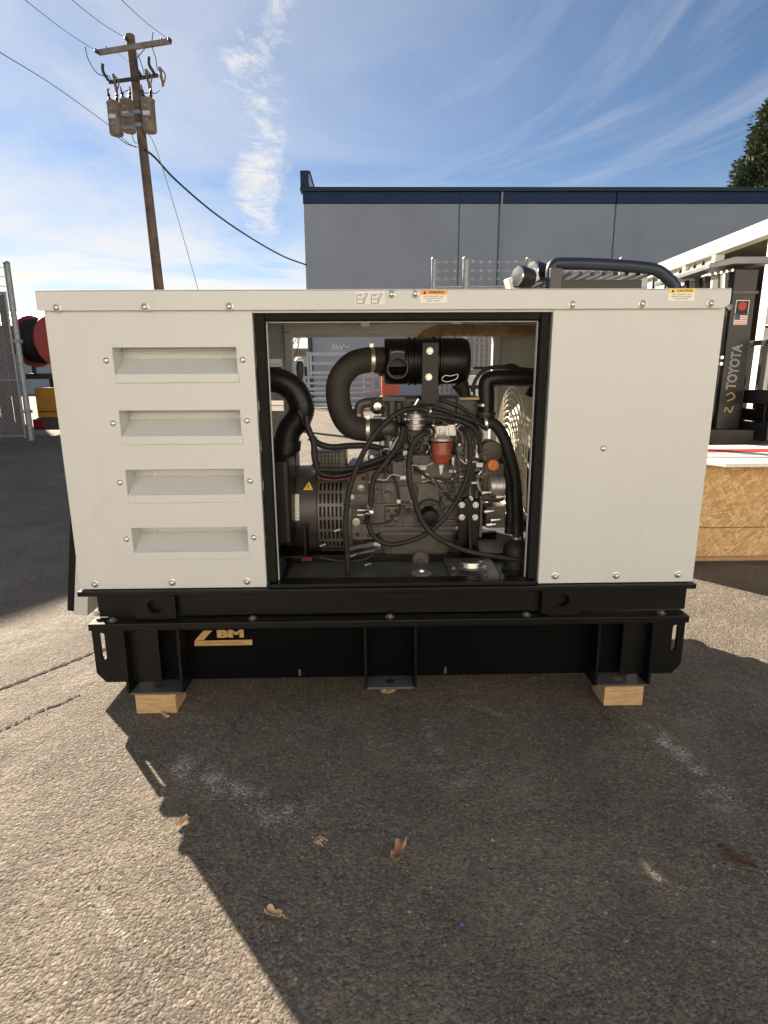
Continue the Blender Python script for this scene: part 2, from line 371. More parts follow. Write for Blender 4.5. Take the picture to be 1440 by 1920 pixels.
def make_asphalt():
    m, N, b = new_mat('worn_asphalt')
    tcn = N.n('ShaderNodeTexCoord')
    v = tcn.outputs['Object']
    sp = N.n('ShaderNodeSeparateXYZ')
    N.l(v, sp.inputs[0])
    x, y = sp.outputs[0], sp.outputs[1]
    big = N.noise(v, 0.9, 5, 0.6, 0.3)
    mid = N.noise(v, 7.0, 6, 0.62)
    c = N.mix(N.ramp(big, 0.33, 0.68), (0.128, 0.105, 0.084), (0.179, 0.149, 0.117))
    c = N.mix(N.m('MULTIPLY', N.ramp(mid, 0.42, 0.72), 0.45), c, (0.105, 0.085, 0.069))
    oil = N.noise(v, 1.9, 6, 0.62, 1.2)
    c = N.mix(N.m('MULTIPLY', N.ramp(oil, 0.52, 0.70), 0.6), c, (0.088, 0.073, 0.057))
    # stone chips
    vo = N.n('ShaderNodeTexVoronoi', feature='F1', inp={'Scale': 150.0, 'Randomness': 1.0})
    N.l(v, vo.inputs['Vector'])
    sc = N.n('ShaderNodeSeparateColor')
    N.l(vo.outputs['Color'], sc.inputs[0])
    c = N.mix(N.m('MULTIPLY', N.ramp(sc.outputs[0], 0.45, 0.95), 0.65), c, (0.289, 0.241, 0.180))
    c = N.mix(N.m('MULTIPLY', N.ramp(sc.outputs[1], 0.70, 0.9), 0.6), c, (0.070, 0.057, 0.047))
    vo2 = N.n('ShaderNodeTexVoronoi', feature='F1', inp={'Scale': 55.0, 'Randomness': 1.0})
    N.l(v, vo2.inputs['Vector'])
    sc2 = N.n('ShaderNodeSeparateColor')
    N.l(vo2.outputs['Color'], sc2.inputs[0])
    fleck = N.m('MULTIPLY', N.ramp(sc2.outputs[0], 0.93, 0.97), N.m('SUBTRACT', 1.0, N.ramp(vo2.outputs['Distance'], 0.12, 0.3)))
    c = N.mix(N.m('MULTIPLY', fleck, 0.6), c, (0.597, 0.497, 0.393))
    # scrape marks: bands of pale scratches along short lines on the ground
    scr = N.noise(v, 120, 5, 0.78)
    mid2 = N.noise(v, 16, 4, 0.65)
    for (ax, ay, bx, by, wd, amt) in SCRAPES:
        L = math.hypot(bx-ax, by-ay)
        ux, uy = (bx-ax)/L, (by-ay)/L
        rx = N.m('SUBTRACT', x, ax)
        ry = N.m('SUBTRACT', y, ay)
        along = N.m('ADD', N.m('MULTIPLY', rx, ux), N.m('MULTIPLY', ry, uy))
        across = N.m('ABSOLUTE', N.m('ADD', N.m('SUBTRACT', N.m('MULTIPLY', ry, ux), N.m('MULTIPLY', rx, uy)), N.m('MULTIPLY', N.m('SUBTRACT', mid, 0.5), wd*2.6)))
        mk = N.m('MULTIPLY', N.m('MULTIPLY', N.ramp(along, 0.0, L*0.15), N.m('SUBTRACT', 1.0, N.ramp(along, L*0.75, L))),
                 N.m('SUBTRACT', 1.0, N.ramp(across, wd*0.2, wd)))
        c = N.mix(N.m('MULTIPLY', N.m('MULTIPLY', mk, N.ramp(N.m('ADD', scr, N.m('MULTIPLY', N.m('SUBTRACT', mid2, 0.5), 0.6)), 0.50, 0.62)), amt), c, (0.562, 0.515, 0.456))
    N.l(c, b.inputs['Base Color'])
    b.inputs['Roughness'].default_value = 0.82
    b.inputs['Specular IOR Level'].default_value = 0.35
    n5 = N.noise(v, 82, 5, 0.66)
    n6 = N.noise(v, 230, 3, 0.6)
    h = N.m('ADD', N.m('ADD', N.m('MULTIPLY', n5, 1.0), N.m('MULTIPLY', n6, 0.25)), N.m('MULTIPLY', vo.outputs['Distance'], -0.45))
    bp = N.n('ShaderNodeBump', inp={'Strength': 1.0, 'Distance': 0.014})
    N.l(h, bp.inputs['Height'])
    N.l(N.m('ADD', 0.45, N.m('MULTIPLY', N.ramp(N.noise(v, 2.3, 4, 0.6), 0.3, 0.7), 0.75)), bp.inputs['Strength'])
    bp2 = N.n('ShaderNodeBump', inp={'Strength': 1.0, 'Distance': 0.03})
    N.l(mid, bp2.inputs['Height'])
    N.l(bp2.outputs[0], bp.inputs['Normal'])
    N.l(bp.outputs[0], b.inputs['Normal'])
    return m
SCRAPES = [(*(-0.7268,-0.2528,0)[:2], *(-0.1884,-0.5774,0)[:2], 0.085, 1.0), (*(0.8839,-0.0793,0)[:2], *(0.9314,-0.5709,0)[:2], 0.06, 1.0),
           (*(0.1165,-0.0724,0)[:2], *(0.1511,-0.3543,0)[:2], 0.03, 0.5), (*(-0.8422,-0.63,0)[:2], *(-0.4347,-1.0184,0)[:2], 0.018, 0.35),
           (*(0.2523,0.0257,0)[:2], *(0.4456,-0.066,0)[:2], 0.03, 0.5), (*(-0.1676,-0.1571,0)[:2], *(0.4501,-0.4765,0)[:2], 0.14, 0.3)]
M['asphalt'] = make_asphalt()

# ------------------------------------------------------------------ mesh helpers
def catmull(pts, n=8):
    P = [Vector(p) for p in pts]
    if len(P) < 3:
        return P
    P = [P[0]*2 - P[1]] + P + [P[-1]*2 - P[-2]]
    out = []
    for i in range(1, len(P)-2):
        p0, p1, p2, p3 = P[i-1:i+3]
        for k in range(n):
            t = k/n
            out.append(0.5*((2*p1) + (p2-p0)*t + (2*p0-5*p1+4*p2-p3)*t*t + (3*p1-p0-3*p2+p3)*t**3))
    out.append(P[-2])
    return out

class MB:
    def __init__(s):
        s.v = []
        s.f = []
    def add(s, vs, fs):
        o = len(s.v)
        s.v += [tuple(p) for p in vs]
        s.f += [tuple(i+o for i in f) for f in fs]
        return s
    def box(s, x0, y0, z0, x1, y1, z1):
        vs = [(x0, y0, z0), (x1, y0, z0), (x1, y1, z0), (x0, y1, z0), (x0, y0, z1), (x1, y0, z1), (x1, y1, z1), (x0, y1, z1)]
        return s.add(vs, [(0, 3, 2, 1), (4, 5, 6, 7), (0, 1, 5, 4), (1, 2, 6, 5), (2, 3, 7, 6), (3, 0, 4, 7)])
    def slab(s, x0, z0, x1, z1, y, d):
        """box standing in front view: rectangle x0,z0,x1,z1 from depth y to y+d"""
        return s.box(x0, y, z0, x1, y+d, z1)
    def obox(s, c, size, rot):
        mt = rot.to_3x3() if not isinstance(rot, tuple) else Matrix.Rotation(rot[2], 3, 'Z') @ Matrix.Rotation(rot[1], 3, 'Y') @ Matrix.Rotation(rot[0], 3, 'X')
        vs = []
        for z in (-.5, .5):
            for (a, b_) in ((-.5, -.5), (.5, -.5), (.5, .5), (-.5, .5)):
                vs.append(Vector(c) + mt @ Vector((a*size[0], b_*size[1], z*size[2])))
        return s.add(vs, [(0, 3, 2, 1), (4, 5, 6, 7), (0, 1, 5, 4), (1, 2, 6, 5), (2, 3, 7, 6), (3, 0, 4, 7)])
    def bar(s, a, b, w, h=None, up=(0, 0, 1)):
        a, b = Vector(a), Vector(b)
        d = (b-a)
        L = d.length
        d.normalize()
        u = Vector(up)
        if abs(d.dot(u)) > 0.98:
            u = Vector((0, 1, 0))
        sx = d.cross(u).normalized()
        sz = sx.cross(d).normalized()
        h = h or w
        vs = []
        for p in (a, b):
            for (i, k) in ((-.5, -.5), (.5, -.5), (.5, .5), (-.5, .5)):
                vs.append(p + sx*w*i + sz*h*k)
        return s.add(vs, [(0, 1, 2, 3), (7, 6, 5, 4), (0, 4, 5, 1), (1, 5, 6, 2), (2, 6, 7, 3), (3, 7, 4, 0)])
    def tube(s, pts, r, seg=12, n=8, smooth=True, caps=True, wav=0.0, closed=False):
        P = catmull(pts, n) if smooth else [Vector(p) for p in pts]
        rr = r if callable(r) else (lambda t: r)
        N_ = len(P)
        t0 = (P[1]-P[0]).normalized()
        u = Vector((0, 0, 1)) if abs(t0.z) < 0.9 else Vector((1, 0, 0))
        nrm = (u - t0*u.dot(t0)).normalized()
        vs = []
        for i, p in enumerate(P):
            if closed:
                t = (P[(i+1) % N_]-P[i-1]).normalized()
            else:
                t = (P[min(i+1, N_-1)]-P[max(i-1, 0)]).normalized()
            nrm = (nrm - t*nrm.dot(t)).normalized()
            bn = t.cross(nrm)
            q = rr(i/(N_-1)) * (1 + (wav if i % 2 else -wav))
            for k in range(seg):
                a = 2*math.pi*k/seg
                vs.append(p + (nrm*math.cos(a) + bn*math.sin(a))*q)
        fs = []
        for i in range(N_ if closed else N_-1):
            j = (i+1) % N_
            for k in range(seg):
                k2 = (k+1) % seg
                fs.append((i*seg+k, i*seg+k2, j*seg+k2, j*seg+k))
        if caps and not closed:
            fs.append(tuple(range(seg-1, -1, -1)))
            fs.append(tuple((N_-1)*seg+k for k in range(seg)))
        return s.add(vs, fs)
    def lathe(s, origin, axis, prof, seg=24):
        """prof: list of (distance along axis, radius)"""
        o = Vector(origin)
        ax = Vector(axis).normalized()
        u = Vector((0, 0, 1)) if abs(ax.z) < 0.9 else Vector((1, 0, 0))
        u = (u - ax*u.dot(ax)).normalized()
        w = ax.cross(u)
        vs, fs = [], []
        for (d, r) in prof:
            for k in range(seg):
                a = 2*math.pi*k/seg
                vs.append(o + ax*d + (u*math.cos(a)+w*math.sin(a))*max(r, 1e-5))
        for i in range(len(prof)-1):
            for k in range(seg):
                k2 = (k+1) % seg
                fs.append((i*seg+k, i*seg+k2, (i+1)*seg+k2, (i+1)*seg+k))
        fs.append(tuple(range(seg-1, -1, -1)))
        fs.append(tuple((len(prof)-1)*seg+k for k in range(seg)))
        return s.add(vs, fs)
    def cyl(s, a, b, r, seg=16, r2=None):
        a, b = Vector(a), Vector(b)
        return s.lathe(a, b-a, [(0, r), ((b-a).length, r if r2 is None else r2)], seg)
    def ball(s, c, r, seg=12, rings=8, sq=(1, 1, 1)):
        vs, fs = [], []
        for i in range(rings+1):
            th = math.pi*i/rings
            for k in range(seg):
                a = 2*math.pi*k/seg
                vs.append((c[0]+r*sq[0]*math.sin(th)*math.cos(a), c[1]+r*sq[1]*math.sin(th)*math.sin(a), c[2]+r*sq[2]*math.cos(th)))
        for i in range(rings):
            for k in range(seg):
                k2 = (k+1) % seg
                fs.append((i*seg+k, (i+1)*seg+k, (i+1)*seg+k2, i*seg+k2))
        return s.add(vs, fs)
    def prism(s, poly, y0, y1):
        """poly in (x,z), extruded from y0 to y1"""
        n = len(poly)
        ar = sum(poly[i][0]*poly[(i+1) % n][1]-poly[(i+1) % n][0]*poly[i][1] for i in range(n))
        if ar < 0:
            poly = poly[::-1]
        vs = [(x, y0, z) for x, z in poly] + [(x, y1, z) for x, z in poly]
        fs = [tuple(range(n)), tuple(range(2*n-1, n-1, -1))]
        for i in range(n):
            j = (i+1) % n
            fs.append((j, i, i+n, j+n))
        return s.add(vs, fs)
    def prismx(s, poly, x0, x1):
        """poly in (y,z), extruded from x0 to x1"""
        n = len(poly)
        ar = sum(poly[i][0]*poly[(i+1) % n][1]-poly[(i+1) % n][0]*poly[i][1] for i in range(n))
        if ar < 0:
            poly = poly[::-1]
        vs = [(x0, y, z) for y, z in poly] + [(x1, y, z) for y, z in poly]
        fs = [tuple(range(n-1, -1, -1)), tuple(range(n, 2*n))]
        for i in range(n):
            j = (i+1) % n
            fs.append((i, j, j+n, i+n))
        return s.add(vs, fs)
    def mesh(s, name, mat, smooth=35):
        me = bpy.data.meshes.new(name)
        me.from_pydata(s.v, [], s.f)
        me.materials.append(M[mat] if isinstance(mat, str) else mat)
        if smooth:
            me.shade_smooth()
            me.set_sharp_from_angle(angle=R(smooth))
        me.update()
        return me
    def build(s, name, mat, parent=None, bevel=0.0, smooth=35, seg=2):
        o = bpy.data.objects.new(name, s.mesh(name, mat, smooth))
        COL.objects.link(o)
        if bevel:
            b = o.modifiers.new('bevel', 'BEVEL')
            b.width = bevel
            b.segments = seg
            b.limit_method = 'ANGLE'
            b.angle_limit = R(40)
            b.harden_normals = True
        if parent:
            put(o, parent)
        return o

def islands(mb):
    par = list(range(len(mb.v)))
    def find(a):
        while par[a] != a:
            par[a] = par[par[a]]
            a = par[a]
        return a
    for f in mb.f:
        for i in f[1:]:
            par[find(i)] = find(f[0])
    out = {}
    for f in mb.f:
        out.setdefault(find(f[0]), []).append(f)
    res = []
    for fs in out.values():
        ids = sorted({i for f in fs for i in f})
        m = {i: k for k, i in enumerate(ids)}
        q = MB()
        q.add([mb.v[i] for i in ids], [tuple(m[i] for i in f) for f in fs])
        res.append(q)
    return res

def build_each(mb, name, mat, parent, **kw):
    """every separate piece becomes an object of its own"""
    return [q.build(name, mat, parent, **kw) for q in islands(mb)]

def world_loc(o):
    v = Vector(o.location) if o.parent is None else Vector(o['_w'])
    return v
ORIG = {}
def put(o, parent):
    """parent o while its coordinates stay world coordinates"""
    o.parent = parent
    o.matrix_parent_inverse = Matrix.Translation(-ORIG.get(parent.name, Vector((0, 0, 0))))
    return o

def thing(name, label, cat, loc=(0, 0, 0), group=None):
    o = bpy.data.objects.new(name, None)
    COL.objects.link(o)
    o.location = loc
    o.empty_display_size = 0.2
    ORIG[o.name] = Vector(loc)
    tag(o, label, cat, group)
    return o

def tag(o, label, cat, group=None):
    o['label'] = label
    o['category'] = cat
    if group:
        o['group'] = group
    return o

def inst(me, name, loc, parent, rot=(0, 0, 0), scale=None):
    o = bpy.data.objects.new(name, me)
    COL.objects.link(o)
    o.location = loc
    o.rotation_euler = rot
    if scale:
        o.scale = scale if isinstance(scale, tuple) else (scale,)*3
    if parent:
        ORIG[o.name] = Vector(loc)
        put(o, parent)
    return o

def text_mesh(name, body, mat, w, h, center, parent, axes=((1, 0, 0), (0, 0, 1)), thick=0.0004, bold=0.0, outline=0.0):
    """flat lettering fitted into w x h, centred, on the plane spanned by axes"""
    cu_ = bpy.data.curves.new(name, 'FONT')
    cu_.body = body
    cu_.align_x = 'CENTER'
    cu_.align_y = 'CENTER'
    cu_.offset = bold
    cu_.resolution_u = 3
    if outline:
        cu_.fill_mode = 'NONE'
        cu_.bevel_depth = outline
        cu_.bevel_resolution = 0
    tmp = bpy.data.objects.new('tmp_text', cu_)
    COL.objects.link(tmp)
    dg = bpy.context.evaluated_depsgraph_get()
    dg.update()
    me = bpy.data.meshes.new_from_object(tmp.evaluated_get(dg))
    bpy.data.objects.remove(tmp)
    bpy.data.curves.remove(cu_)
    xs = [v.co.x for v in me.vertices]
    ys = [v.co.y for v in me.vertices]
    cx, cy = (min(xs)+max(xs))/2, (min(ys)+max(ys))/2
    sx, sy = w/(max(xs)-min(xs)), h/(max(ys)-min(ys))
    ax, ay = Vector(axes[0]), Vector(axes[1])
    c = Vector(center)
    nrm_ = ax.cross(ay)
    for v in me.vertices:
        v.co = c + ax*((v.co.x-cx)*sx) + ay*((v.co.y-cy)*sy) + nrm_*(v.co.z*min(sx, sy)*.2)
    me.materials.clear()
    me.materials.append(M[mat])
    me.name = name
    o = bpy.data.objects.new(name, me)
    COL.objects.link(o)
    if parent:
        put(o, parent)
    return o

# ================================================================== THE SETTING
g = MB()
g.add([(-900, -900, 0), (900, -900, 0), (900, 900, 0), (-900, 900, 0)], [(0, 1, 2, 3)])
ground = g.build('ground', 'asphalt', smooth=0)
ground['kind'] = 'structure'
ground['label'] = 'worn grey asphalt yard'

def crack(pts, w0, seed):
    rnd = random.Random(seed)
    P = []
    for a, b in zip(pts[:-1], pts[1:]):
        for k in range(10):
            t = k/10
            P.append(Vector(a).lerp(Vector(b), t) + Vector((rnd.uniform(-.006, .006), rnd.uniform(-.010, .010), 0)))
    P.append(Vector(pts[-1]))
    mb = MB()
    vs = []
    for i, p in enumerate(P):
        w = w0*rnd.uniform(.55, 1.1)*(0.25 if i in (0, len(P)-1) else 1)
        vs += [(p.x, p.y-w, .003), (p.x, p.y+w, .003)]
    mb.add(vs, [(2*i, 2*i+2, 2*i+3, 2*i+1) for i in range(len(P)-1)])
    return mb.build('crack', 'crackfill', ground, smooth=0)
crack([(-1.7589,-0.1392,0), (-1.5626,0.0887,0), (-1.5028,0.1815,0), (-1.4327,0.2739,0), (-1.359,0.3789,0), (-1.2785,0.4936,0), (-1.0025,0.7186,0)], .016, 1)
crack([(-1.479,-0.2571,0), (-1.3318,-0.0952,0), (-1.2888,-0.03,0), (-1.2447,0.0432,0), (-1.1708,0.1286,0)], .010, 2)

# ------------------------------------------------ grey tilt-up building behind
BY = 27.0
bld = thing('warehouse_building', 'large grey concrete building with navy band and dark coping along its top', 'building', (7.0, BY, 0))
joints = [(-3.0706,27,7.4523)[0], (4.0554,27,7.4442)[0], (5.8921,27,7.4421)[0], (11.2816,27,7.436)[0], (18.5088,27,7.4278)[0], 26.0]
z_band = (4.9993,27,8.9811)[2]
z_top = (4.984,27,9.4703)[2]
for i in range(5):
    a, b = joints[i], joints[i+1]
    gap = 0.022
    mb = MB()
    mb.box(a+(gap if i else 0), BY, 0, b-gap, BY+.3, z_band)
    p = mb.build('wall_panel', 'wall_grey', bld, bevel=.03)
    mb = MB()
    mb.box(a+(gap if i else -.02), BY-.03, z_band+.002, b-gap, BY+.3, z_top)
    mb.build('navy_band', 'navy', p, bevel=.02)
mb = MB()
mb.box(joints[0]+.03, BY+.12, 0, 26, BY+.35, z_top-.05)
mb.build('wall_backing', 'wall_grey', bld, smooth=0)
mb = MB()
mb.box(joints[0]-.12, BY-.14, z_top+.003, 26, BY+.45, (4.9784,27,9.6472)[2])
mb.build('coping', 'coping', bld, bevel=.02)
mb = MB()
zt_side = (-2.9657,27,10.3416)[2]
mb.box(joints[0]-.06, BY-.02, z_top+.25, joints[0]+.32, BY+6.5, zt_side-.12)
mb.build('side_parapet', 'metalbldg', bld, bevel=.02)
mb = MB()
mb.box(joints[0]-.10, BY-.05, z_top+.20, joints[0]+.28, BY-.021, zt_side)
mb.box(joints[0]-.10, BY-.02, zt_side-.118, joints[0]+.36, BY+6.6, zt_side)
mb.build('parapet_trim', 'navy', bld, bevel=.02)
mb = MB()
mb.box(joints[0]+.02, BY+.31, 0, joints[0]+.3, BY+30, z_top+.2)
mb.box(25.7, BY+.31, 0, 26, BY+30, z_top-.1)
mb.box(joints[0]+.31, BY+29.7, 0, 25.6, BY+30, z_top-.1)
mb.box(joints[0]+.31, BY+.46, z_top-.6, 25.6, BY+29.6, z_top-.5)
mb.build('shell', 'wall_grey', bld, smooth=0)
mb = MB()
xd = (5.9915,27,7.442)[0]
mb.cyl((xd, BY-.07, 0), (xd, BY-.07, z_top-.02), .05, 12)
for zz_ in (2, 5, 8):
    mb.box(xd-.08, BY-.10, zz_, xd+.08, BY-.001, zz_+.06)
mb.build('downpipe', 'wall_grey', bld)
mb = MB()
xd = (-2.962,27,2.7163)[0]
mb.cyl((xd, BY-.12, 0), (xd, BY-.12, 4.2), .11, 12)
mb.build('corner_pipe', 'iron', bld)
# faint pale scribble on the wall
mb = MB()
mb.tube([(-1.9442,26.98,2.538),(-1.8601,26.98,2.8331),(-1.7896,26.98,2.5866),(-1.7076,26.98,2.8079),(-1.6624,26.98,2.5613),(-1.5556,26.98,2.758),(-1.4829,26.98,2.5852),(-1.3759,26.98,2.8064),(-1.2763,26.98,2.6828),(-1.0964,26.98,2.7313)], .025, 6, 6)
mb.build('wall_scribble', 'palelabel', bld)

# far pale building to the left, its lit wall shows through the generator
fb = thing('far_wall_building', 'far pale block building beyond the grey building, seen through the generator', 'building', (-9, 46, 0))
mb = MB()
mb.box(-16, 46, 0, -3.0, 52, 3.1)
mb.build('wall', 'palewall', fb, smooth=0)
mb = MB()
mb.box(-16.3, 45.7, 3.103, -2.7, 52.3, 3.6)
mb.build('roof_edge', 'rust', fb, bevel=.03)
mb = MB()
for k in range(5):
    mb.box(-15+k*2.4, 45.9, 1.0, -13.9+k*2.4, 45.999, 2.2)
build_each(mb, 'window_row', 'glassdark', fb, smooth=0)

# pale metal building far left
ms = thing('metal_shed', 'long pale grey metal sided building far behind the left fence', 'building', (-30, 55, 0))
mb = MB()
mb.box(-60, 55, 0, -19.5, 75, 6.2)
mb.build('wall', 'metalbldg', ms, smooth=0)
mb = MB()
for k in range(80):
    mb.box(-60+k*.5, 54.96, .1, -59.9+k*.5, 54.999, 6.0)
mb.build('siding_rib', 'metalbldg', ms, smooth=0)
mb = MB()
mb.prismx([(54.5, 6.203), (65, 8.6), (75.5, 6.203)], -60.5, -19.2)
mb.build('roof', 'metalbldg', ms, smooth=0)
mb = MB()
mb.box(-60, 54.9, 5.3, -19.4, 54.955, 5.45)
mb.build('gutter', 'rackgrey', ms, smooth=0)

# unseen building put in left of the frame, shaped to cast the yard's shade
shade_bld = thing('shade_building', 'plain grey block building, unseen, put in at far left to shade the yard', 'building', (-8.94, 11.3, 0))
ca, cb = Vector((-8.94, 11.3, 0)), Vector((-15.7, 22.0, 0))
cc = ca + Vector((-.52, -.85, 0))*7
cd = cb + (cc-ca)
mb = MB()
vs = [ca, cc, cd, cb]
mb.add([(p.x, p.y, 0) for p in vs] + [(p.x, p.y, 6.8) for p in vs], [(0, 1, 2, 3), (7, 6, 5, 4), (0, 4, 5, 1), (1, 5, 6, 2), (2, 6, 7, 3), (3, 7, 4, 0)])
mb.build('wall', 'wall_grey', shade_bld, smooth=0)
ctr = (ca+cb+cc+cd)/4
mb = MB()
vo_ = [(p-ctr)*1.012+ctr for p in vs]
mb.add([(p.x, p.y, 6.803) for p in vo_] + [(p.x, p.y, 7.0) for p in vo_], [(0, 1, 2, 3), (7, 6, 5, 4), (0, 4, 5, 1), (1, 5, 6, 2), (2, 6, 7, 3), (3, 7, 4, 0)])
mb.build('coping', 'coping', shade_bld, smooth=0)

# ------------------------------------------------ utility pole
pole = thing('utility_pole', 'wooden power pole with crossarms and three brown transformers', 'utility pole', (-6.9, 18, 0))
ptop = Vector((-7.0459,18,11.077))
pbot = Vector((-6.8434,18,3.9388))
dirp = (ptop-pbot).normalized()
pbase = pbot - dirp*(pbot.z/dirp.z)
mb = MB()
mb.tube([pbase, pbase.lerp(ptop, .5), ptop], lambda t: .17-.045*t, 14, 6)
mb.build('pole', 'wood_pole', pole)
def on_pole(z):
    return pbase + dirp*(z/dirp.z)
armL, armR = Vector((-7.9628,17.8074,10.45)), Vector((-5.61,17.1763,10.45))
mid = on_pole((-7.0239,18,10.6823)[2])
off = mid - armL.lerp(armR, .44) + Vector((0, -.16, 0))
armL += off
armR += off
mb = MB()
mb.bar(armL, armR, .10, .13)
arm = mb.build('crossarm', 'arm_wood', pole, bevel=.01)
mb = MB()
for e in (.12, .88):
    mb.cyl(armL.lerp(armR, e)+Vector((0, 0, .066)), armL.lerp(armR, e)+Vector((0, 0, .13)), .02, 8)
mb.bar(armL.lerp(armR, .25)-Vector((0, 0, .06)), on_pole((-7.0346,18,10.2696)[2])+Vector((0, -.14, 0)), .03, .01)
mb.bar(armL.lerp(armR, .66)-Vector((0, 0, .06)), on_pole((-7.0346,18,10.2696)[2])+Vector((0, -.14, 0)), .03, .01)
build_each(mb, 'brace', 'galv', arm)
a2L, a2R = Vector((-7.3023,16.578,9.15)), Vector((-5.6982,16.1562,9.15))
off2 = on_pole((-7.0267,18,9.8805)[2]) - a2L.lerp(a2R, .50) + Vector((0, -.16, 0))
a2L += off2
a2R += off2
mb = MB()
mb.bar(a2L, a2R, .07, .09)
arm2 = mb.build('lower_crossarm', 'iron', pole, bevel=.008)
for e in (.03, .70, .97):
    c = a2L.lerp(a2R, e)
    mb = MB()
    mb.tube([c+Vector((-.16, -.05, .45)), c+Vector((-.17, -.05, .25)), c+Vector((-.05, -.03, .04))], .045, 8, 4)
    mb.build('lightning_arrester', 'porcelain', arm2)
    mb = MB()
    mb.cyl(c+Vector((.14, -.10, .16)), c+Vector((.20, -.12, -.32)), .045, 8)
    mb.tube([c+Vector((.14, -.10, .16)), c+Vector((.30, -.14, -.05)), c+Vector((.20, -.12, -.32))], .022, 6, 4)
    mb.build('fuse_cutout', 'rust', arm2)
def transformer(cx, cy, cz, h, r):
    o = Vector((cx, cy, cz-h/2))
    mb = MB()
    mb.lathe(o, (0, 0, 1), [(0, r*.9), (.03, r), (h*.93, r), (h*.95, r*1.06), (h, r*1.06), (h*1.07, r*.55), (h*1.09, .05)], 20)
    t_ = mb.build('transformer', 'rust', pole)
    for s_ in (-1, 1):
        mb = MB()
        base = o+Vector((s_*r*.5, 0, h*1.02))
        mb.lathe(base, (s_*.12, 0, 1), [(0, .05), (.07, .035), (.10, .055), (.16, .03), (.20, .05), (.28, .022), (.38, .018)], 10)
        mb.build('bushing', 'porcelain', t_)
    mb = MB()
    for z_ in (.25, .7):
        mb.box(cx-.05, cy-r-.03, o.z+h*z_, cx+.05, cy-r+.02, o.z+h*z_+.07)
    build_each(mb, 'lug', 'galv', t_)
    mb = MB()
    mb.box(cx-.10, cy-r-.012, o.z+h*.45, cx+.10, cy-r+.05, o.z+h*.58)
    mb.build('number_plate', 'palelabel', t_)
for (px_, yy, rr_) in (((-7.7588,18.1,8.9128), 18.1, .20), ((-7.5484,18.6,9.1816), 18.6, .20), ((-6.6531,17.85,8.9036), 17.85, .20)):
    transformer(px_[0], yy, px_[2], .86, rr_)
mb = MB()
for z_ in ((-6.9858,18,9.0189)[2], (-6.9878,18,8.6746)[2]):
    p = on_pole(z_)
    mb.cyl(p-Vector((0, 0, .05)), p+Vector((0, 0, .05)), .19, 14)
    mb.bar(p+Vector((-.75, .1, 0)), p+Vector((.35, -.1, 0)), .05, .07)
build_each(mb, 'mounting_band', 'galv', pole)

def wire(name, pts, r, label, mat='cable', n=8):
    mb = MB()
    mb.tube(pts, r, 6, n)
    o = mb.build(name, mat)
    tag(o, label, 'power line')
    return o
def sag(a, b, s, n=8):
    a, b = Vector(a), Vector(b)
    return [a.lerp(b, i/n)-Vector((0, 0, s*4*(i/n)*(1-i/n))) for i in range(n+1)]
def far(a, b, k):
    a, b = Vector(a), Vector(b)
    return a+(b-a)*k
for i, (st, img, lab) in enumerate(((armL, (-6.545,11,8.1967), 'power wire running off the left end of the upper crossarm'),
                                    (on_pole((-7.0471,18,10.9141)[2])+Vector((-.05, -.1, 0)), (-5.6731,11,8.2018), 'power wire running off the very top of the pole'),
                                    (armR, (-4.7389,11,8.2074), 'power wire running off the right end of the upper crossarm'))):
    e = Vector(img)
    ins_end = Vector(st).lerp(e, .07)
    mb = MB()
    ax_ = (ins_end-Vector(st))
    L_ = ax_.length
    mb.lathe(st, ax_, [(0, .025), (L_*.25, .025)] + [(L_*(.25+.06*k), .055 if k % 2 else .03) for k in range(11)] + [(L_*.95, .03), (L_, .02)], 8)
    mb.build('strain_insulator', 'porcelain', pole)
    wire('power_line', [ins_end, far(ins_end, e, .5)-Vector((0, 0, .05)), e, far(ins_end, e, 1.6)+Vector((0, 0, .15))], .008, lab, 'wire')
wire('power_line', [(-6.8669,10,7.0406), (-7.0776,11,7.2913), (-7.5615,14,8.0406), (-7.9091,17.8,8.6821), (-7.3651,17.9,8.2036), on_pole((-6.9349,18,8.0649)[2])+Vector((-.1, -.15, 0))], .010, 'thin secondary wire reaching the pole below its transformers from the left', 'wire')
wire('service_drop', [on_pole((-6.9244,18,8.0063)[2])+Vector((.1, -.15, 0)), (-6.7995,18.6,8.0167), (-6.6378,20,7.8161), (-6.011,22.3,7.4109), (-5.0826,24.6,7.0152), (-3.994,26.2,6.6114), (-3.0057,26.95,6.363)], .035, 'thick black service cable sagging from the pole to the grey building')
wire('guy_wire', [on_pole((-6.9496,18,8.5737)[2])+Vector((.15, -.1, 0)), (-6.6051,18.4,7.9048), (-6.2915,20.5,4.3391), (-5.7599,22.5,-0.7146)], .011, 'thin guy wire slanting down to the right of the pole', 'galv')
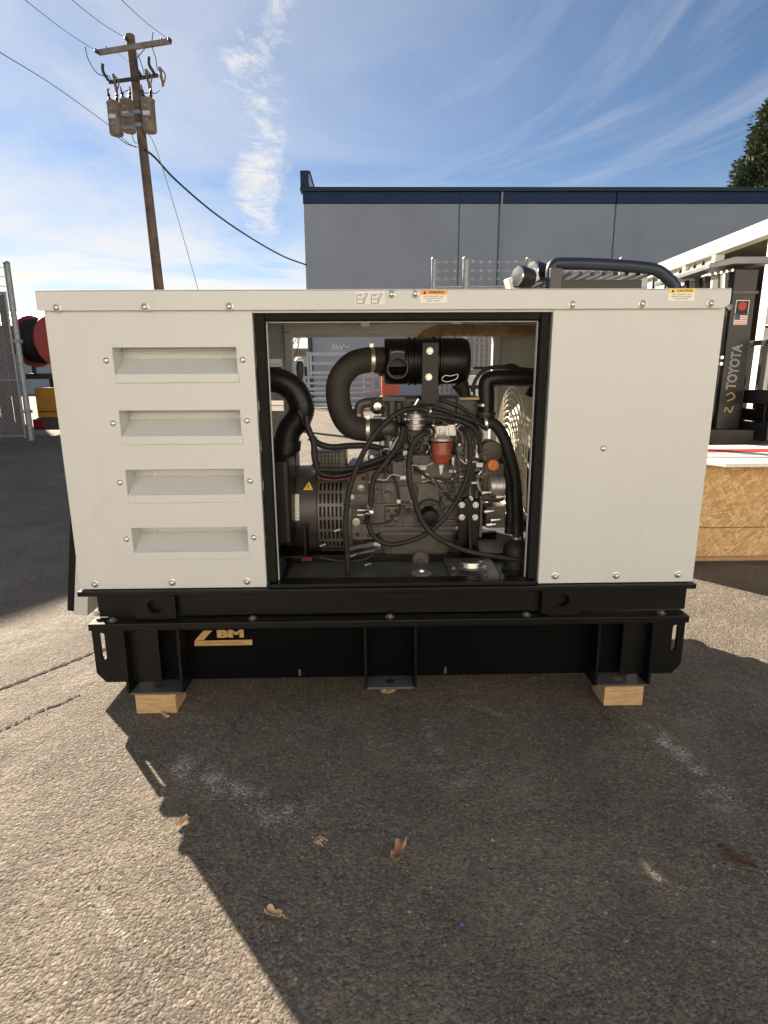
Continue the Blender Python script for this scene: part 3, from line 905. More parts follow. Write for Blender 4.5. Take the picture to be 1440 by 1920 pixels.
# jumper leads of the pole
mb = MB()
for pth in ([ins for ins in [(-8.2619,17.7,10.6267),(-8.2203,17.7,10.3304),(-8.0284,17.7,9.9914),(-7.8379,17.7,9.8965)]], [(-6.2413,17.6,10.9602),(-6.3033,17.6,10.6272),(-6.2272,17.6,10.2918),(-6.2086,17.6,9.994)], [(-6.737,17.6,10.4243),(-6.6561,17.6,10.155),(-6.5989,17.6,9.9517)],
            [(-7.6477,17.6,9.5378),(-7.7172,17.6,9.3309),(-7.5302,17.6,9.1931)], [(-7.0314,17.6,9.4986),(-7.2236,17.6,9.4429),(-7.2692,17.6,9.3047)], [(-6.1764,17.6,9.5015),(-6.341,17.6,9.4044),(-6.7288,17.6,9.4169)], [(-7.7981,17.6,9.8518),(-7.6144,17.6,9.8389),(-7.5706,17.6,9.6752)],
            [(-7.6246,17.6,8.3236),(-7.3333,17.6,8.0966),(-7.0285,17.6,7.9828)], [(-7.1145,17.6,8.3814),(-7.0874,17.6,8.1826),(-7.0041,17.6,8.0687)], [(-6.6325,17.6,9.9243),(-6.5127,17.6,9.8839),(-6.5259,17.6,9.7473)]):
    mb.tube(pth, .012, 5, 6)
build_each(mb, 'jumper_lead', 'cable', pole)

# ------------------------------------------------ trees
def leaf_crown(mb, fn, n, size, rnd):
    for _ in range(n):
        p, outw = fn(rnd)
        sz = size*rnd.uniform(.6, 1.3)
        d = (outw + Vector((rnd.uniform(-.6, .6), rnd.uniform(-.6, .6), rnd.uniform(-.7, .5)))).normalized()
        u = d.cross(Vector((rnd.uniform(-1, 1), rnd.uniform(-1, 1), rnd.uniform(-1, 1)))).normalized()
        a = p - d*sz*.4
        mb.add([a-u*sz*.16, p+u*sz*.24+d*sz*.1, p+d*sz*.75, p-u*sz*.22+d*sz*.15], [(0, 1, 2, 3)])
tree = thing('conifer_tree', 'tall dense dark conifer rising behind the grey building at right', 'tree', (29.5, 43, 0))
rnd = random.Random(3)
tb = Vector((29.0, 43, 0))
tz = (27.5722,43,20.1954)[2]
mb = MB()
mb.tube([tb, tb+Vector((.1, 0, tz*.5)), tb+Vector((0, 0, tz-.6))], lambda t: .42*(1-.9*t), 10, 6)
trunk = mb.build('trunk', 'bark', tree)
mb = MB()
clumps = []
for k in range(230):
    t = rnd.random()**.8
    z_ = 3 + t*(tz-3)
    rad = 4.8*(1-((z_-3)/(tz-2.4))**1.9)*rnd.uniform(.72, 1.04)+.1
    a = rnd.uniform(0, 2*math.pi)
    c_ = tb+Vector((math.cos(a)*rad, math.sin(a)*rad, z_))
    clumps.append((c_, rnd.uniform(.55, 1.15)))
    if k % 3 == 0:
        MB()
def crown_pt(r_):
    c_, q = r_.choice(clumps)
    d = Vector((r_.gauss(0, 1), r_.gauss(0, 1), r_.gauss(0, 1))).normalized()
    p = c_ + d*q*(r_.random()**.4)
    outw = ((p-tb)*Vector((1, 1, 0))).normalized()*.6 + d*.5 + Vector((0, 0, .35))
    return p, outw
leaf_crown(mb, crown_pt, 32000, .34, rnd)
mb.build('crown', 'foliage', tree, smooth=0)
mb = MB()
for c_, q in clumps[::3]:
    zb_ = max(1.5, c_.z-1.2)
    mb.tube([tb+Vector((0, 0, zb_)), (tb+Vector((0, 0, zb_))).lerp(c_, .6)+Vector((0, 0, .1)), c_], lambda t: .07*(1-.8*t), 5, 3)
mb.build('branches', 'bark', tree)

bt = thing('bare_tree', 'small leafless tree top peeping over the generator roof left of the grey building', 'tree', (-8.6, 40, 0))
rnd = random.Random(11)
mb = MB()
b0 = Vector((-5.6378,40,5.1895))
b0.z = 0
def twig(p, d, L, r, depth):
    q = p+d*L
    mb.tube([p, p.lerp(q, .5)+Vector((rnd.uniform(-.1, .1), 0, 0))*L, q], lambda t: r*(1-.45*t), 5, 3)
    if depth:
        for _ in range(3):
            nd = (d+Vector((rnd.uniform(-.6, .6), rnd.uniform(-.6, .6), rnd.uniform(-.05, .5)))).normalized()
            twig(p.lerp(q, rnd.uniform(.6, 1)), nd, L*rnd.uniform(.6, .8), r*.55, depth-1)
tt = MB()
mb_keep = mb
twig(b0, Vector((0, 0, 1)), 2.6, .09, 4)
mb.build('branches', 'bark', bt)

# ------------------------------------------------ fences
def fence_post(x, y, z, r, parent, mat='galv', cap=True):
    mb = MB()
    mb.cyl((x, y, 0), (x, y, z), r, 12)
    if cap:
        mb.ball((x, y, z), r*1.15, 10, 6, (1, 1, .8))
    return mb.build('fence_post', mat, parent)
FY = 7.0
fen = thing('chain_link_fence', 'galvanised chain link fence topped with barbed wire behind the forklift', 'fence', (2, FY, 0))
fx0, fx1 = (0.8575,7,2.5933)[0], 3.42
zr = (1.1457,7,2.462)[2]
zw = (1.1385,7,2.8082)[2]
posts = [fx0, (1.3188,7,2.6644)[0], (2.223,7,2.6624)[0], (3.5828,7,2.6595)[0]]
for i, x_ in enumerate(posts):
    fence_post(x_, FY, zw+.03, .035 if i != 1 else .045, fen)
mb = MB()
for z_ in (zr, .12, 1.3):
    mb.cyl((fx0, FY, z_), (fx1, FY, z_), .02, 10)
mb.build('rail', 'galv', fen)
for z_ in (zr+.11, zr+.22, zr+.34):
    mb = MB()
    mb.cyl((fx0, FY, z_), (fx1, FY, z_), .005, 5)
    k = fx0+.06
    while k < fx1:
        mb.bar((k-.012, FY, z_-.022), (k+.012, FY, z_+.022), .006)
        mb.bar((k+.012, FY, z_-.022), (k-.012, FY, z_+.022), .006)
        k += .125
    mb.build('barbed_wire', 'galv', fen)
mb = MB()
h_ = zr-.1
x_ = fx0-h_
while x_ < fx1:
    for s_ in (1, -1):
        a, b = (x_, .1), (x_+h_, .1+h_)
        if s_ < 0:
            a, b = (x_, .1+h_), (x_+h_, .1)
        # clip to fence span
        t0 = max(0, (fx0-a[0])/h_)
        t1 = min(1, (fx1-a[0])/h_)
        if t1 > t0:
            mb.bar((a[0]+(b[0]-a[0])*t0, FY+.004*s_, a[1]+(b[1]-a[1])*t0), (a[0]+(b[0]-a[0])*t1, FY+.004*s_, a[1]+(b[1]-a[1])*t1), .004)
    x_ += .072
cl_ = mb.build('chain_link_mesh', 'galv', fen, smooth=0)
cl_['kind'] = 'stuff'
k = fx0+.08
sl = MB()
sl.box(-.026, -.002, 0, .026, .002, zr-.2)
slm = sl.mesh('slat', 'slat', 0)
while k < fx1-.04:
    inst(slm, 'slat', (k, FY+.012, .14), fen)
    k += .072

# left slatted gate
LY = 10.0
gate = thing('slatted_gate', 'chain link gate with grey privacy slats at the left edge', 'gate', (-7.5, LY, 0))
gx1 = (-6.9369,10,1.4223)[0]
gz = (-6.9881,10,2.8188)[2]
gp = fence_post(gx1, LY, (-6.9101,10,3.3428)[2], .055, gate)
gx0 = gx1-1.6
sl = MB()
sl.box(-.042, -.003, 0, .042, .003, gz-.12)
slm = sl.mesh('slat', 'slat', 0)
k = gx0+.05
i = 0
while k < gx1-.13:
    inst(slm, 'slat', (k, LY+random.uniform(-.006, .012), .10+random.uniform(-.02, .02)), gate, (0, random.uniform(-.004, .004), random.uniform(-.05, .05)))
    k += .088
    i += 1
mb = MB()
for z_ in (gz, .09, gz*.42):
    mb.cyl((gx0, LY-.015, z_), (gx1-.08, LY-.015, z_), .022, 10)
mb.cyl((gx1-.10, LY-.015, .05), (gx1-.10, LY-.015, gz+.02), .024, 10)
mb.build('gate_frame', 'galv', gate)
mb = MB()
x_ = gx0
h_ = gz-.1
x_ = gx0-h_
while x_ < gx1-.12:
    for s_ in (1, -1):
        a, b = (x_, .1), (x_+h_, .1+h_)
        if s_ < 0:
            a, b = (x_, .1+h_), (x_+h_, .1)
        t0 = max(0, (gx0-a[0])/h_)
        t1 = min(1, (gx1-.12-a[0])/h_)
        if t1 > t0:
            mb.bar((a[0]+(b[0]-a[0])*t0, LY-.02, a[1]+(b[1]-a[1])*t0), (a[0]+(b[0]-a[0])*t1, LY-.02, a[1]+(b[1]-a[1])*t1), .005)
    x_ += .085
cl_ = mb.build('chain_link_mesh', 'galv', gate, smooth=0)
cl_['kind'] = 'stuff'
for dz_ in (.13, .30, .46):
    mb = MB()
    mb.cyl((gx0, LY, gz+dz_), (gx1, LY, gz+dz_-.01), .007, 5)
    mb.build('barbed_wire', 'galv', gate)
mb = MB()
for z_ in (.55, 1.9):
    mb.box(gx1-.12, LY-.06, z_, gx1+.07, LY+.06, z_+.06)
mb.build('hinge', 'galv', gate, bevel=.005)

# ------------------------------------------------ service truck behind the gate
TY = 11.0
trk = thing('flatbed_truck', 'flatbed service truck with yellow toolbox parked beyond the slatted gate', 'truck', (-6.6, TY, 0))
tx0 = (-7.3328,11,0.6594)[0]
def rx(px_tuple):
    return px_tuple
mb = MB()
r4 = (-7.4357,0.1291,-6.4240,0.3595)
mb.box(r4[0], TY, r4[1], r4[0]+2.2, TY+.12, r4[3])
mb.build('rear_beam', 'forkgrey', trk, bevel=.01)
mb = MB()
r4 = (-7.4177,0.1673,-7.1768,0.3399)
mb.slab(*r4, TY-.03, .029)
mb.build('marker_light', 'lens', trk, bevel=.012)
mb = MB()
r4 = (-7.3363,0.3938,-6.3669,1.0286)
mb.box(r4[0], TY+.05, r4[1], r4[0]+2.1, TY+.75, r4[3])
tbx = mb.build('toolbox', 'truckyellow', trk, bevel=.015)
mb = MB()
mb.box(r4[0]+.05, TY+.03, r4[1]+.12, r4[0]+2.05, TY+.049, r4[1]+.14)
mb.build('toolbox_seam', 'iron', tbx)
mb = MB()
mb.box(r4[0]-.02, TY+.02, r4[1]-.09, r4[0]+2.15, TY+4.2, r4[1]-.004)
mb.build('deck', 'forkgrey', trk, bevel=.01)
for xx_ in (.35, 1.75):
    mb = MB()
    mb.lathe((r4[0]+xx_-.12, TY+1.0, .40), (1, 0, 0), [(0, .30), (.02, .38), (.05, .40), (.20, .40), (.23, .38), (.25, .30)], 20)
    w_ = mb.build('wheel', 'tyre', trk)
    mb = MB()
    mb.lathe((r4[0]+xx_-.13, TY+1.0, .40), (1, 0, 0), [(0, .12), (.01, .22), (.03, .24), (.25, .24), (.27, .1)], 16)
    mb.build('rim', 'rackgrey', w_)
mb = MB()
mb.box(r4[0]+.05, TY+2.6, .55, r4[0]+2.0, TY+4.3, 2.25)
cab = mb.build('cab', 'whitepaint', trk, bevel=.12, seg=3)
mb = MB()
mb.box(r4[0]+.3, TY+2.585, 1.5, r4[0]+1.75, TY+2.599, 2.05)
mb.build('rear_window', 'glassdark', cab)
mb = MB()
for xx_ in (.15, 1.0, 1.9):
    mb.box(r4[0]+xx_, TY+.1, .42, r4[0]+xx_+.08, TY+3.5, r4[1]-.095)
build_each(mb, 'chassis_rail', 'iron', trk)
reel = thing('hose_reel', 'red steel hose reel wound with black hose above the yellow toolbox', 'hose reel', (-7.2071,11.3,1.4484))
rc = Vector((-7.1085,11.3,2.0077))
mb = MB()
RR = 0.5459
axd = Vector((.93, -.36, 0)).normalized()
for s_ in (-.36, .30):
    mb.lathe(rc+axd*s_, axd, [(0, RR*.15), (.0, RR*.92), (.02, RR), (.05, RR), (.06, RR*.9), (.06, .1)], 30)
fl_ = build_each(mb, 'reel_flange', 'reelred', reel)[0]
mb = MB()
for k in range(7):
    mb.lathe(rc+axd*(-.29+.083*k), axd, [(0, RR*.76), (.02, RR*.83), (.041, RR*.86), (.062, RR*.83), (.082, RR*.76)], 26)
build_each(mb, 'wound_hose', 'rubber', reel)
mb = MB()
mb.bar(rc+axd*-.42, rc+axd*-.42+Vector((0, 0, -RR*1.35)), .07)
mb.bar(rc+axd*.45, rc+axd*.45+Vector((0, 0, -RR*1.35)), .07)
mb.box(rc.x-.5, rc.y-.25, rc.z-RR*1.35-.06, rc.x+.6, rc.y+.25, rc.z-RR*1.35+.06)
mb.bar(rc+Vector((.1, 0, -RR*1.35)), Vector((rc.x+.1, rc.y, (-7.3363,0.3938,-6.3669,1.0286)[3]+.003)), .16)
mb.build('reel_stand', 'iron', reel, bevel=.006)

# ------------------------------------------------ things seen through the open engine bay
def steel_rack(x0, x1, z0, z1, y, d, label, slats=2):
    t_ = thing('steel_rack', label, 'rack', ((x0+x1)/2, y, z0), 'grey steel racks stored by the building')
    w = .085
    for xx_ in (x0, x1-w):
        for yy in (y, y+d):
            mb = MB()
            mb.box(xx_, yy, z0+.002, xx_+w, yy+w, z1)
            mb.build('post', 'rackgrey', t_, bevel=.006)
    for yy in (y+.01, y+d+.01):
        for j in range(slats):
            z_ = z0+.07+(z1-z0-.17)*j/max(1, slats-1)
            mb = MB()
            mb.box(x0+w+.002, yy, z_, x1-w-.002, yy+.06, z_+.09)
            mb.build('rail', 'rackgrey', t_, bevel=.006)
    mb = MB()
    for j in range(3):
        xx_ = x0+w+(x1-x0-2*w)*(j+1)/4
        mb.box(xx_, y+.072, z0+.08, xx_+.05, y+d-.002, z0+.13)
    build_each(mb, 'deck_bar', 'rackgrey', t_)
RKY = 22.0
steel_rack(-2.62, -.55, 1.33, 2.25, RKY, 1.1, 'uppermost grey steel rack of the stack seen behind the bent intake hose', 3)
steel_rack(-2.75, .05, .68, 1.32, RKY-.1, 1.3, 'middle grey steel rack of the stack seen behind the bent intake hose', 3)
steel_rack(-2.75, .10, .02, .67, RKY-.1, 1.3, 'lowest grey steel rack of the stack, resting on the ground', 3)
steel_rack(-.42, .38, .02, 1.95, RKY+.3, 1.0, 'narrow upright grey steel rack just right of the rack stack', 4)
mb = MB()
r4 = (0.3300,0.7281,0.9602,1.3812)
bx = thing('red_bin', 'orange red steel bin with a pale sill beside the grey racks', 'bin', (r4[0]+.5, 20, 0))
mb.box(r4[0], 20, .55, r4[2], 21.6, r4[3])
b_ = mb.build('bin_body', 'redbox', bx, bevel=.03)
mb = MB()
for k in range(2):
    mb.box(r4[0]+.15+k*.25, 19.95, .62, r4[0]+.22+k*.25, 19.999, r4[3]-.05)
build_each(mb, 'rib', 'redbox', b_, bevel=.01)
mb = MB()
mb.box(r4[0]-.05, 19.9, .02, r4[2]+.5, 21.7, .548)
mb.build('sill', 'leaftan', bx, bevel=.02)
# white locker with black letters
wl = thing('white_cabinet', 'white steel cabinet with black letters seen behind the air cleaner', 'cabinet', (.95, 6.2, 0))
r4 = (1.1987,0.5294,1.6515,1.2053)
mb = MB()
mb.box(r4[0], 6, .03, r4[2]+.3, 6.6, r4[3])
wb = mb.build('cabinet_body', 'whitepaint', wl, bevel=.02)
mb = MB()
mb.box(r4[0]+.02, 5.985, .08, r4[2]+.28, 5.999, r4[3]-.04)
mb.build('door', 'whitepaint', wl, bevel=.004)
c_ = (1.3939,5.98,0.9416)
text_mesh('lettering', 'TA', 'ink', 0.2977, 0.2835, (c_[0], 5.982, c_[2]), wb, bold=.02)
# dark car and a post far left in the view
car = thing('parked_car', 'dark car far off, seen at the left edge of the engine opening', 'car', (-7.6, 38, 0))
mb = MB()
mb.prism([(-10, .35), (-10, .95), (-9.2, 1.02), (-8.5, 1.5), (-6.9, 1.5), (-6.2, 1.0), (-5.6, .9), (-5.6, .35)], 37.2, 38.9)
mb.build('body', 'carblack', car, bevel=.08, seg=3)
mb = MB()
mb.prism([(-9.0, 1.05), (-8.45, 1.42), (-6.95, 1.42), (-6.4, 1.05)], 37.17, 38.93)
mb.build('windows', 'glassdark', car)
for xx_ in (-9.2, -6.4):
    mb = MB()
    mb.lathe((xx_, 37.12, .33), (0, 1, 0), [(0, .2), (.02, .33), (.22, .33), (.24, .2)], 18)
    mb.build('wheel', 'tyre', car)
hyd = thing('valve_post', 'black valve post with a pale cap standing in front of the far wall', 'post', (-3.5, 25, 0))
hp = (-3.1534,24,0.9917)
mb = MB()
mb.lathe((hp[0], 24, 0), (0, 0, 1), [(0, .16), (.5, .15), (1.0, .09), (1.25, .12), (1.5, .16), (1.75, .17), (1.95, .12)], 14)
hb = mb.build('post', 'forkblack', hyd)
mb = MB()
mb.lathe((hp[0], 24, 1.952), (0, 0, 1), [(0, .20), (.05, .22), (.16, .12), (.18, .02)], 14)
mb.build('cap', 'label', hyd)
mb = MB()
mb.cyl((hp[0]-.7, 24, 1.3), (hp[0]-.1, 24, 1.3), .06, 10)
mb.build('side_arm', 'forkblack', hyd)

# ------------------------------------------------ white container at right
con = thing('white_container', 'white steel storage container with open side bay behind the forklift', 'container', (4.7, 6, 0))
CX, CY0, CY1, CZ = 3.55, 3.60, 9.5, 2.56
mb = MB()
mb.box(CX, CY0, CZ-.14, CX+.12, CY1, CZ)
mb.build('top_rail', 'whitepaint', con, bevel=.01)
mb = MB()
mb.box(CX+.02, CY0, .02, CX+.14, CY1, .2)
mb.build('bottom_rail', 'whitepaint', con, bevel=.01)
for yy, w_ in ((CY0+.003, .12), (4.55, .07), (5.15, .06), (6.2, .06), (7.3, .06), (8.4, .06), (CY1-.15, .14)):
    mb = MB()
    mb.box(CX+.01, yy, .202, CX+.11, yy+w_, CZ-.142)
    mb.build('post', 'whitepaint', con, bevel=.008)
for (a, b) in ((4.622, 5.148), (5.212, 6.198), (6.262, 7.298), (7.362, 8.398), (8.462, 9.345)):
    mb = MB()
    n_ = 6
    for k in range(n_):
        y0_ = a+(b-a)*k/n_
        y1_ = a+(b-a)*(k+1)/n_
        dpt = .05 if k % 2 else .08
        mb.box(CX+dpt, y0_, .203, CX+dpt+.01, y1_, CZ-.143)
    mb.build('side_panel', 'whitepaint', con)
mb = MB()
mb.box(CX+.15, CY0+.03, CZ-.05, CX+2.4, CY1-.02, CZ-.005)
mb.build('roof', 'inside', con)
mb = MB()
mb.box(CX+2.36, CY0+.03, .02, CX+2.42, CY1-.02, CZ-.06)
mb.box(CX+.16, CY1-.08, .02, CX+2.35, CY1-.02, CZ-.06)
mb.box(CX+.16, CY0+.13, .03, CX+2.35, CY1-.09, .12)
mb.build('shell', 'inside', con)
for k in range(2):
    mb = MB()
    mb.box(CX+.125+k*1.14, CY0+.01, .203, CX+.125+k*1.14+1.12, CY0+.06, CZ-.145)
    dr = mb.build('end_door', 'whitepaint', con, bevel=.008)
    mb = MB()
    mb.cyl((CX+.35+k*1.14, CY0-.02, .21), (CX+.35+k*1.14, CY0-.02, CZ-.16), .018, 10)
    mb.build('lock_rod', 'galv', dr)
mb = MB()
mb.ball((CX+.03, CY0-.30, 1.62), .10, 14, 10, (.8, 1, 1.1))
mb.cyl((CX+.03, CY0-.22, 1.62), (CX+.03, CY0+.012, 1.62), .02, 8)
mb.build('floodlight', 'forkblack', con)

# ------------------------------------------------ unseen building added behind the camera, its sunlit wall gives warm fill
fill_bld = thing('fill_building', 'unseen cream building with roll-up doors, added across the yard as warm fill', 'building', (0, -9.5, 0))
WY = -9.0
mb = MB()
mb.box(-6, WY-12, 0, 28, WY, 6.6)
mb.build('wall', 'fillwall', fill_bld, smooth=0)
mb = MB()
mb.box(-6.2, WY-12.2, 6.603, 28.2, WY+.2, 6.95)
mb.build('coping', 'coping', fill_bld, bevel=.02)
for k in range(4):
    x_ = -3.5+k*7.5
    mb = MB()
    mb.box(x_, WY+.003, 0.01, x_+3.6, WY+.05, 4.0)
    d_ = mb.build('rollup_door', 'whitepaint', fill_bld, bevel=.01)
    for j in range(15):
        mb = MB()
        mb.box(x_+.05, WY+.052, .05+j*.26, x_+3.55, WY+.07, .27+j*.26)
        mb.build('door_slat', 'whitepaint', d_, bevel=.008)

# loose grit on the asphalt
gr = MB()
rnd = random.Random(5)
for k in range(900):
    d_ = rnd.random()**1.5
    x_, y_ = rnd.uniform(-2.4, 2.4), -1.45+d_*4.2
    q = rnd.uniform(.0012, .0034)*(1.0 if rnd.random() < .93 else 1.7)
    a0 = rnd.uniform(0, 6.28)
    top = [(x_+math.cos(a0+i*1.257)*q*rnd.uniform(.35, .7), y_+math.sin(a0+i*1.257)*q*rnd.uniform(.35, .7), q*rnd.uniform(.7, 1.1)) for i in range(5)]
    bot_ = [(x_+math.cos(a0+i*1.257)*q*rnd.uniform(.8, 1.2), y_+math.sin(a0+i*1.257)*q*rnd.uniform(.8, 1.2), -.0005) for i in range(5)]
    gr.add(top+bot_, [(0, 1, 2, 3, 4)]+[(i+5, (i+1) % 5+5, (i+1) % 5, i) for i in range(5)])
go = gr.build('grit', 'grit', smooth=0)
go['kind'] = 'stuff'
go['label'] = 'loose pale grit scattered on the asphalt'

# ================================================================== FORKLIFT
fk = thing('forklift', 'black counterbalance forklift with tubular overhead guard and mast behind the generator', 'forklift', (2.1, 3.4, 0))
# body, counterweight (mostly hidden behind the generator)
mb = MB()
mb.prism([(.95, .35), (.95, .95), (1.15, 1.12), (1.75, 1.12), (1.80, .75), (2.35, .75), (2.40, 1.15), (2.55, 1.15), (2.62, .35)], 3.0, 4.0)
mb.build('body', 'forkgrey', fk, bevel=.04, seg=3)
mb = MB()
mb.box(1.15, 3.15, 1.122, 1.7, 3.85, 1.26)
mb.build('seat', 'rubber', fk, bevel=.04, seg=3)
for (x_, y_, r_) in ((1.25, 2.93, .25), (1.25, 3.85, .25), (2.42, 2.90, .32), (2.42, 3.88, .32)):
    mb = MB()
    mb.lathe((x_, y_, r_), (0, 1, 0), [(0, r_*.55), (.0, r_*.9), (.03, r_), (.19, r_), (.22, r_*.9), (.22, r_*.5)], 22)
    w_ = mb.build('wheel', 'tyre', fk)
    mb = MB()
    mb.lathe((x_, y_-.005, r_), (0, 1, 0), [(0, r_*.2), (.005, r_*.55), (.02, r_*.58), (.21, r_*.58)], 16)
    mb.build('rim', 'label', w_)
# overhead guard
for y_ in (3.05, 3.95):
    mb = MB()
    if y_ < 3.5:
        pth = [(1.4064,3.05,1.791),(1.3968,3.05,1.9533),(1.4129,3.05,2.0455),(1.5066,3.05,2.0572),(1.8084,3.05,2.0487),(2.1124,3.05,2.0281),(2.2533,3.05,2.0037),(2.3463,3.05,1.943),(2.4261,3.05,1.8493),(2.6164,3.05,1.4108)]
    else:
        pth = [(p[0]-.0, 3.95, p[2]) for p in [(1.4064,3.05,1.791),(1.3968,3.05,1.9533),(1.4129,3.05,2.0455),(1.5066,3.05,2.0572),(1.8084,3.05,2.0487),(2.1124,3.05,2.0281),(2.2533,3.05,2.0037),(2.3463,3.05,1.943),(2.4261,3.05,1.8493),(2.6164,3.05,1.4108)]]
    mb.tube(pth, .047, 12, 6)
    mb.build('guard_tube', 'forknavy', fk)
gz0 = (1.6795,3.05,2.0449)[2]
gxa, gxb = (1.4652,3.05,2.0334)[0], (2.2201,3.05,2.0319)[0]
for k in range(9):
    xk = gxa+(gxb-gxa)*k/8
    mb = MB()
    mb.box(xk-.018, 3.10, gz0-.07, xk+.018, 3.90, gz0-.045)
    mb.build('guard_bar', 'forkblack', fk, bevel=.004)
mb = MB()
px0 = (1.4205,3,1.9452)[0]
mb.box(px0-.05, 2.98, .96, px0+.045, 3.09, gz0-.03)
mb.box(px0-.05, 3.91, .96, px0+.045, 4.02, gz0-.03)
build_each(mb, 'rear_pillar', 'forkgrey', fk, bevel=.008)
mb = MB()
mb.box(gxa+.02, 3.12, gz0-.20, gxb-.05, 3.18, gz0-.10)
mb.build('name_strip', 'forkblack', fk, bevel=.004)
for (px_, dy_) in (((1.1779,3,1.9338), 0), ((1.3461,3.2,2.0067), .1)):
    mb = MB()
    c_ = Vector(px_)
    mb.lathe(c_+Vector((.07, .05, .01)), (-1, -.5, .05), [(0, .03), (.02, .07), (.12, .085), (.15, .085)], 14)
    lp = mb.build('work_light', 'forkblack', fk)
    mb = MB()
    mb.lathe(c_+Vector((-.067, -.02, .018)), (-1, -.5, .05), [(0, .075), (.01, .07), (.015, .02)], 14)
    mb.build('lens', 'chrome', lp)
mb = MB()
mb.obox((1.1731,3.1,1.9416), (.26, .12, .10), (0, -.35, .2))
mb.obox((1.3916,3.3,2.0275), (.20, .10, .09), (0, -.5, .2))
build_each(mb, 'rear_lamp_housing', 'label', fk, bevel=.015)
# steering wheel and display box under the guard
mb = MB()
mb.slab(2.2199,1.9499,2.4373,2.0759, 3.6, .15)
mb.build('display_box', 'palelabel', fk, bevel=.01)
# mast: two channels, top plate, hoses, cylinder
def channel(y0, y1, x0, x1, z0, z1, mat):
    mb = MB()
    mb.box(x0, y0, z0, x1, y1, z1)
    return mb.build('mast_channel', mat, fk, bevel=.006)
mx0, mx1 = (2.9084,3,1.4068)[0], (3.0416,3,1.4062)[0]
ztop = (2.9492,3,2.0215)[2]
near = channel(2.98, 3.06, 2.74, 2.93, .1, 2.00, 'forkblack')
channel(3.72, 3.80, 2.74, 2.93, .1, 2.00, 'forkblack')
channel(3.10, 3.15, 2.76, 2.90, .15, 2.02, 'forkgrey')
channel(3.64, 3.69, 2.76, 2.90, .15, 2.02, 'forkgrey')
mb = MB()
mb.prism([(2.50, 1.995), (2.50, 2.035), (2.70, 2.085), (2.98, 2.085), (2.98, 2.03), (2.70, 2.03)], 2.93, 3.85)
mb.build('mast_top_plate', 'steelgrey', fk, bevel=.006)
for (x_, y_, r_, m_) in ((2.68, 3.02, .028, 'chrome'), (2.62, 3.12, .022, 'forkblack'), (2.57, 3.2, .02, 'forkblack'), (2.66, 3.3, .02, 'rubber'), (2.60, 3.4, .02, 'rubber'), (2.70, 3.5, .03, 'chrome')):
    mb = MB()
    mb.tube([(x_, y_, .4), (x_+.01, y_, 1.2), (x_, y_, 1.7), (x_-.02, y_, 1.98)], r_, 10, 6)
    mb.build('hydraulic_hose', m_, fk)
mb = MB()
for k in range(5):
    mb.cyl((2.52+.045*k, 2.95, 1.955+.008*k), (2.52+.045*k, 3.05, 1.955+.008*k), .011, 8)
mb.cyl((2.70, 2.95, 1.32), (2.70, 2.98, 1.32), .014, 8)
mb.cyl((2.70, 2.95, 1.27), (2.70, 2.98, 1.27), .014, 8)
mb.cyl((2.67, 2.96, 1.74), (2.72, 2.96, 1.70), .03, 8)
build_each(mb, 'hose_fitting', 'chrome', fk)
# lift chain and guide rollers
mb = MB()
for k in range(60):
    z_ = .5+.025*k
    mb.box(2.705, 3.03 if k % 2 else 3.034, z_, 2.725, 3.044 if k % 2 else 3.040, z_+.022)
mb.build('lift_chain', 'steelgrey', fk)
mb = MB()
mb.box(2.738, 2.972, (2.9497,2.97,1.8124)[2], 2.945, 2.979, (2.9465,2.97,1.8366)[2])
mb.box(2.738, 2.972, .40, 2.945, 2.979, .44)
mb.build('mast_tie', 'forkgrey', fk, bevel=.002)
# mast lettering and stickers on the near channel face (y = 2.98)
c_ = (2.9604,2.978,1.2445)
text_mesh('mast_lettering', 'TOYOTA', 'palelabel', 0.3600, 0.0834, (2.825, 2.9775, c_[2]), near, axes=((.04, 0, 1), (-1, 0, .04)), outline=.022)
zc = (2.969,2.978,1.7078)[2]
mb = MB()
mb.box(2.775, 2.9768, zc-.058, 2.885, 2.979, zc+.058)
mb.build('warning_sticker', 'label', near)
mb = MB()
mb.box(2.781, 2.9756, zc-.052, 2.879, 2.9766, zc+.052)
mb.build('sticker_field', 'ink', near)
mb = MB()
mb.lathe((2.83, 2.9754, zc+.012), (0, 1, 0), [(0, .034), (.0009, .034)], 20)
mb.build('sticker_disc', 'redink', near)
zf = (2.9637,2.978,1.6176)[2]
mb = MB()
mb.box(2.775, 2.9768, zf-.042, 2.885, 2.979, zf+.042)
mb.build('flag_sticker', 'label', near)
mb = MB()
for k in range(5):
    mb.box(2.778, 2.9756, zf-.039+.0168*k, 2.882, 2.9766, zf-.031+.0168*k)
build_each(mb, 'flag_stripe', 'pinkink', near)
mb = MB()
mb.box(2.779, 2.9745, zf-.002, 2.822, 2.9754, zf+.039)
mb.build('flag_canton', 'blueink', near)
zn = (2.9366,2.978,0.9462)[2]
mb = MB()
mb.tube([(2.79, 2.976, zn+.07), (2.83, 2.976, zn+.09), (2.86, 2.976, zn+.05), (2.80, 2.976, zn+.02)], .006, 6, 4)
mb.tube([(2.79, 2.976, zn-.07), (2.80, 2.976, zn-.03), (2.84, 2.976, zn-.07), (2.86, 2.976, zn-.02)], .006, 6, 4)
mb.build('worn_number', 'leaftan', near)
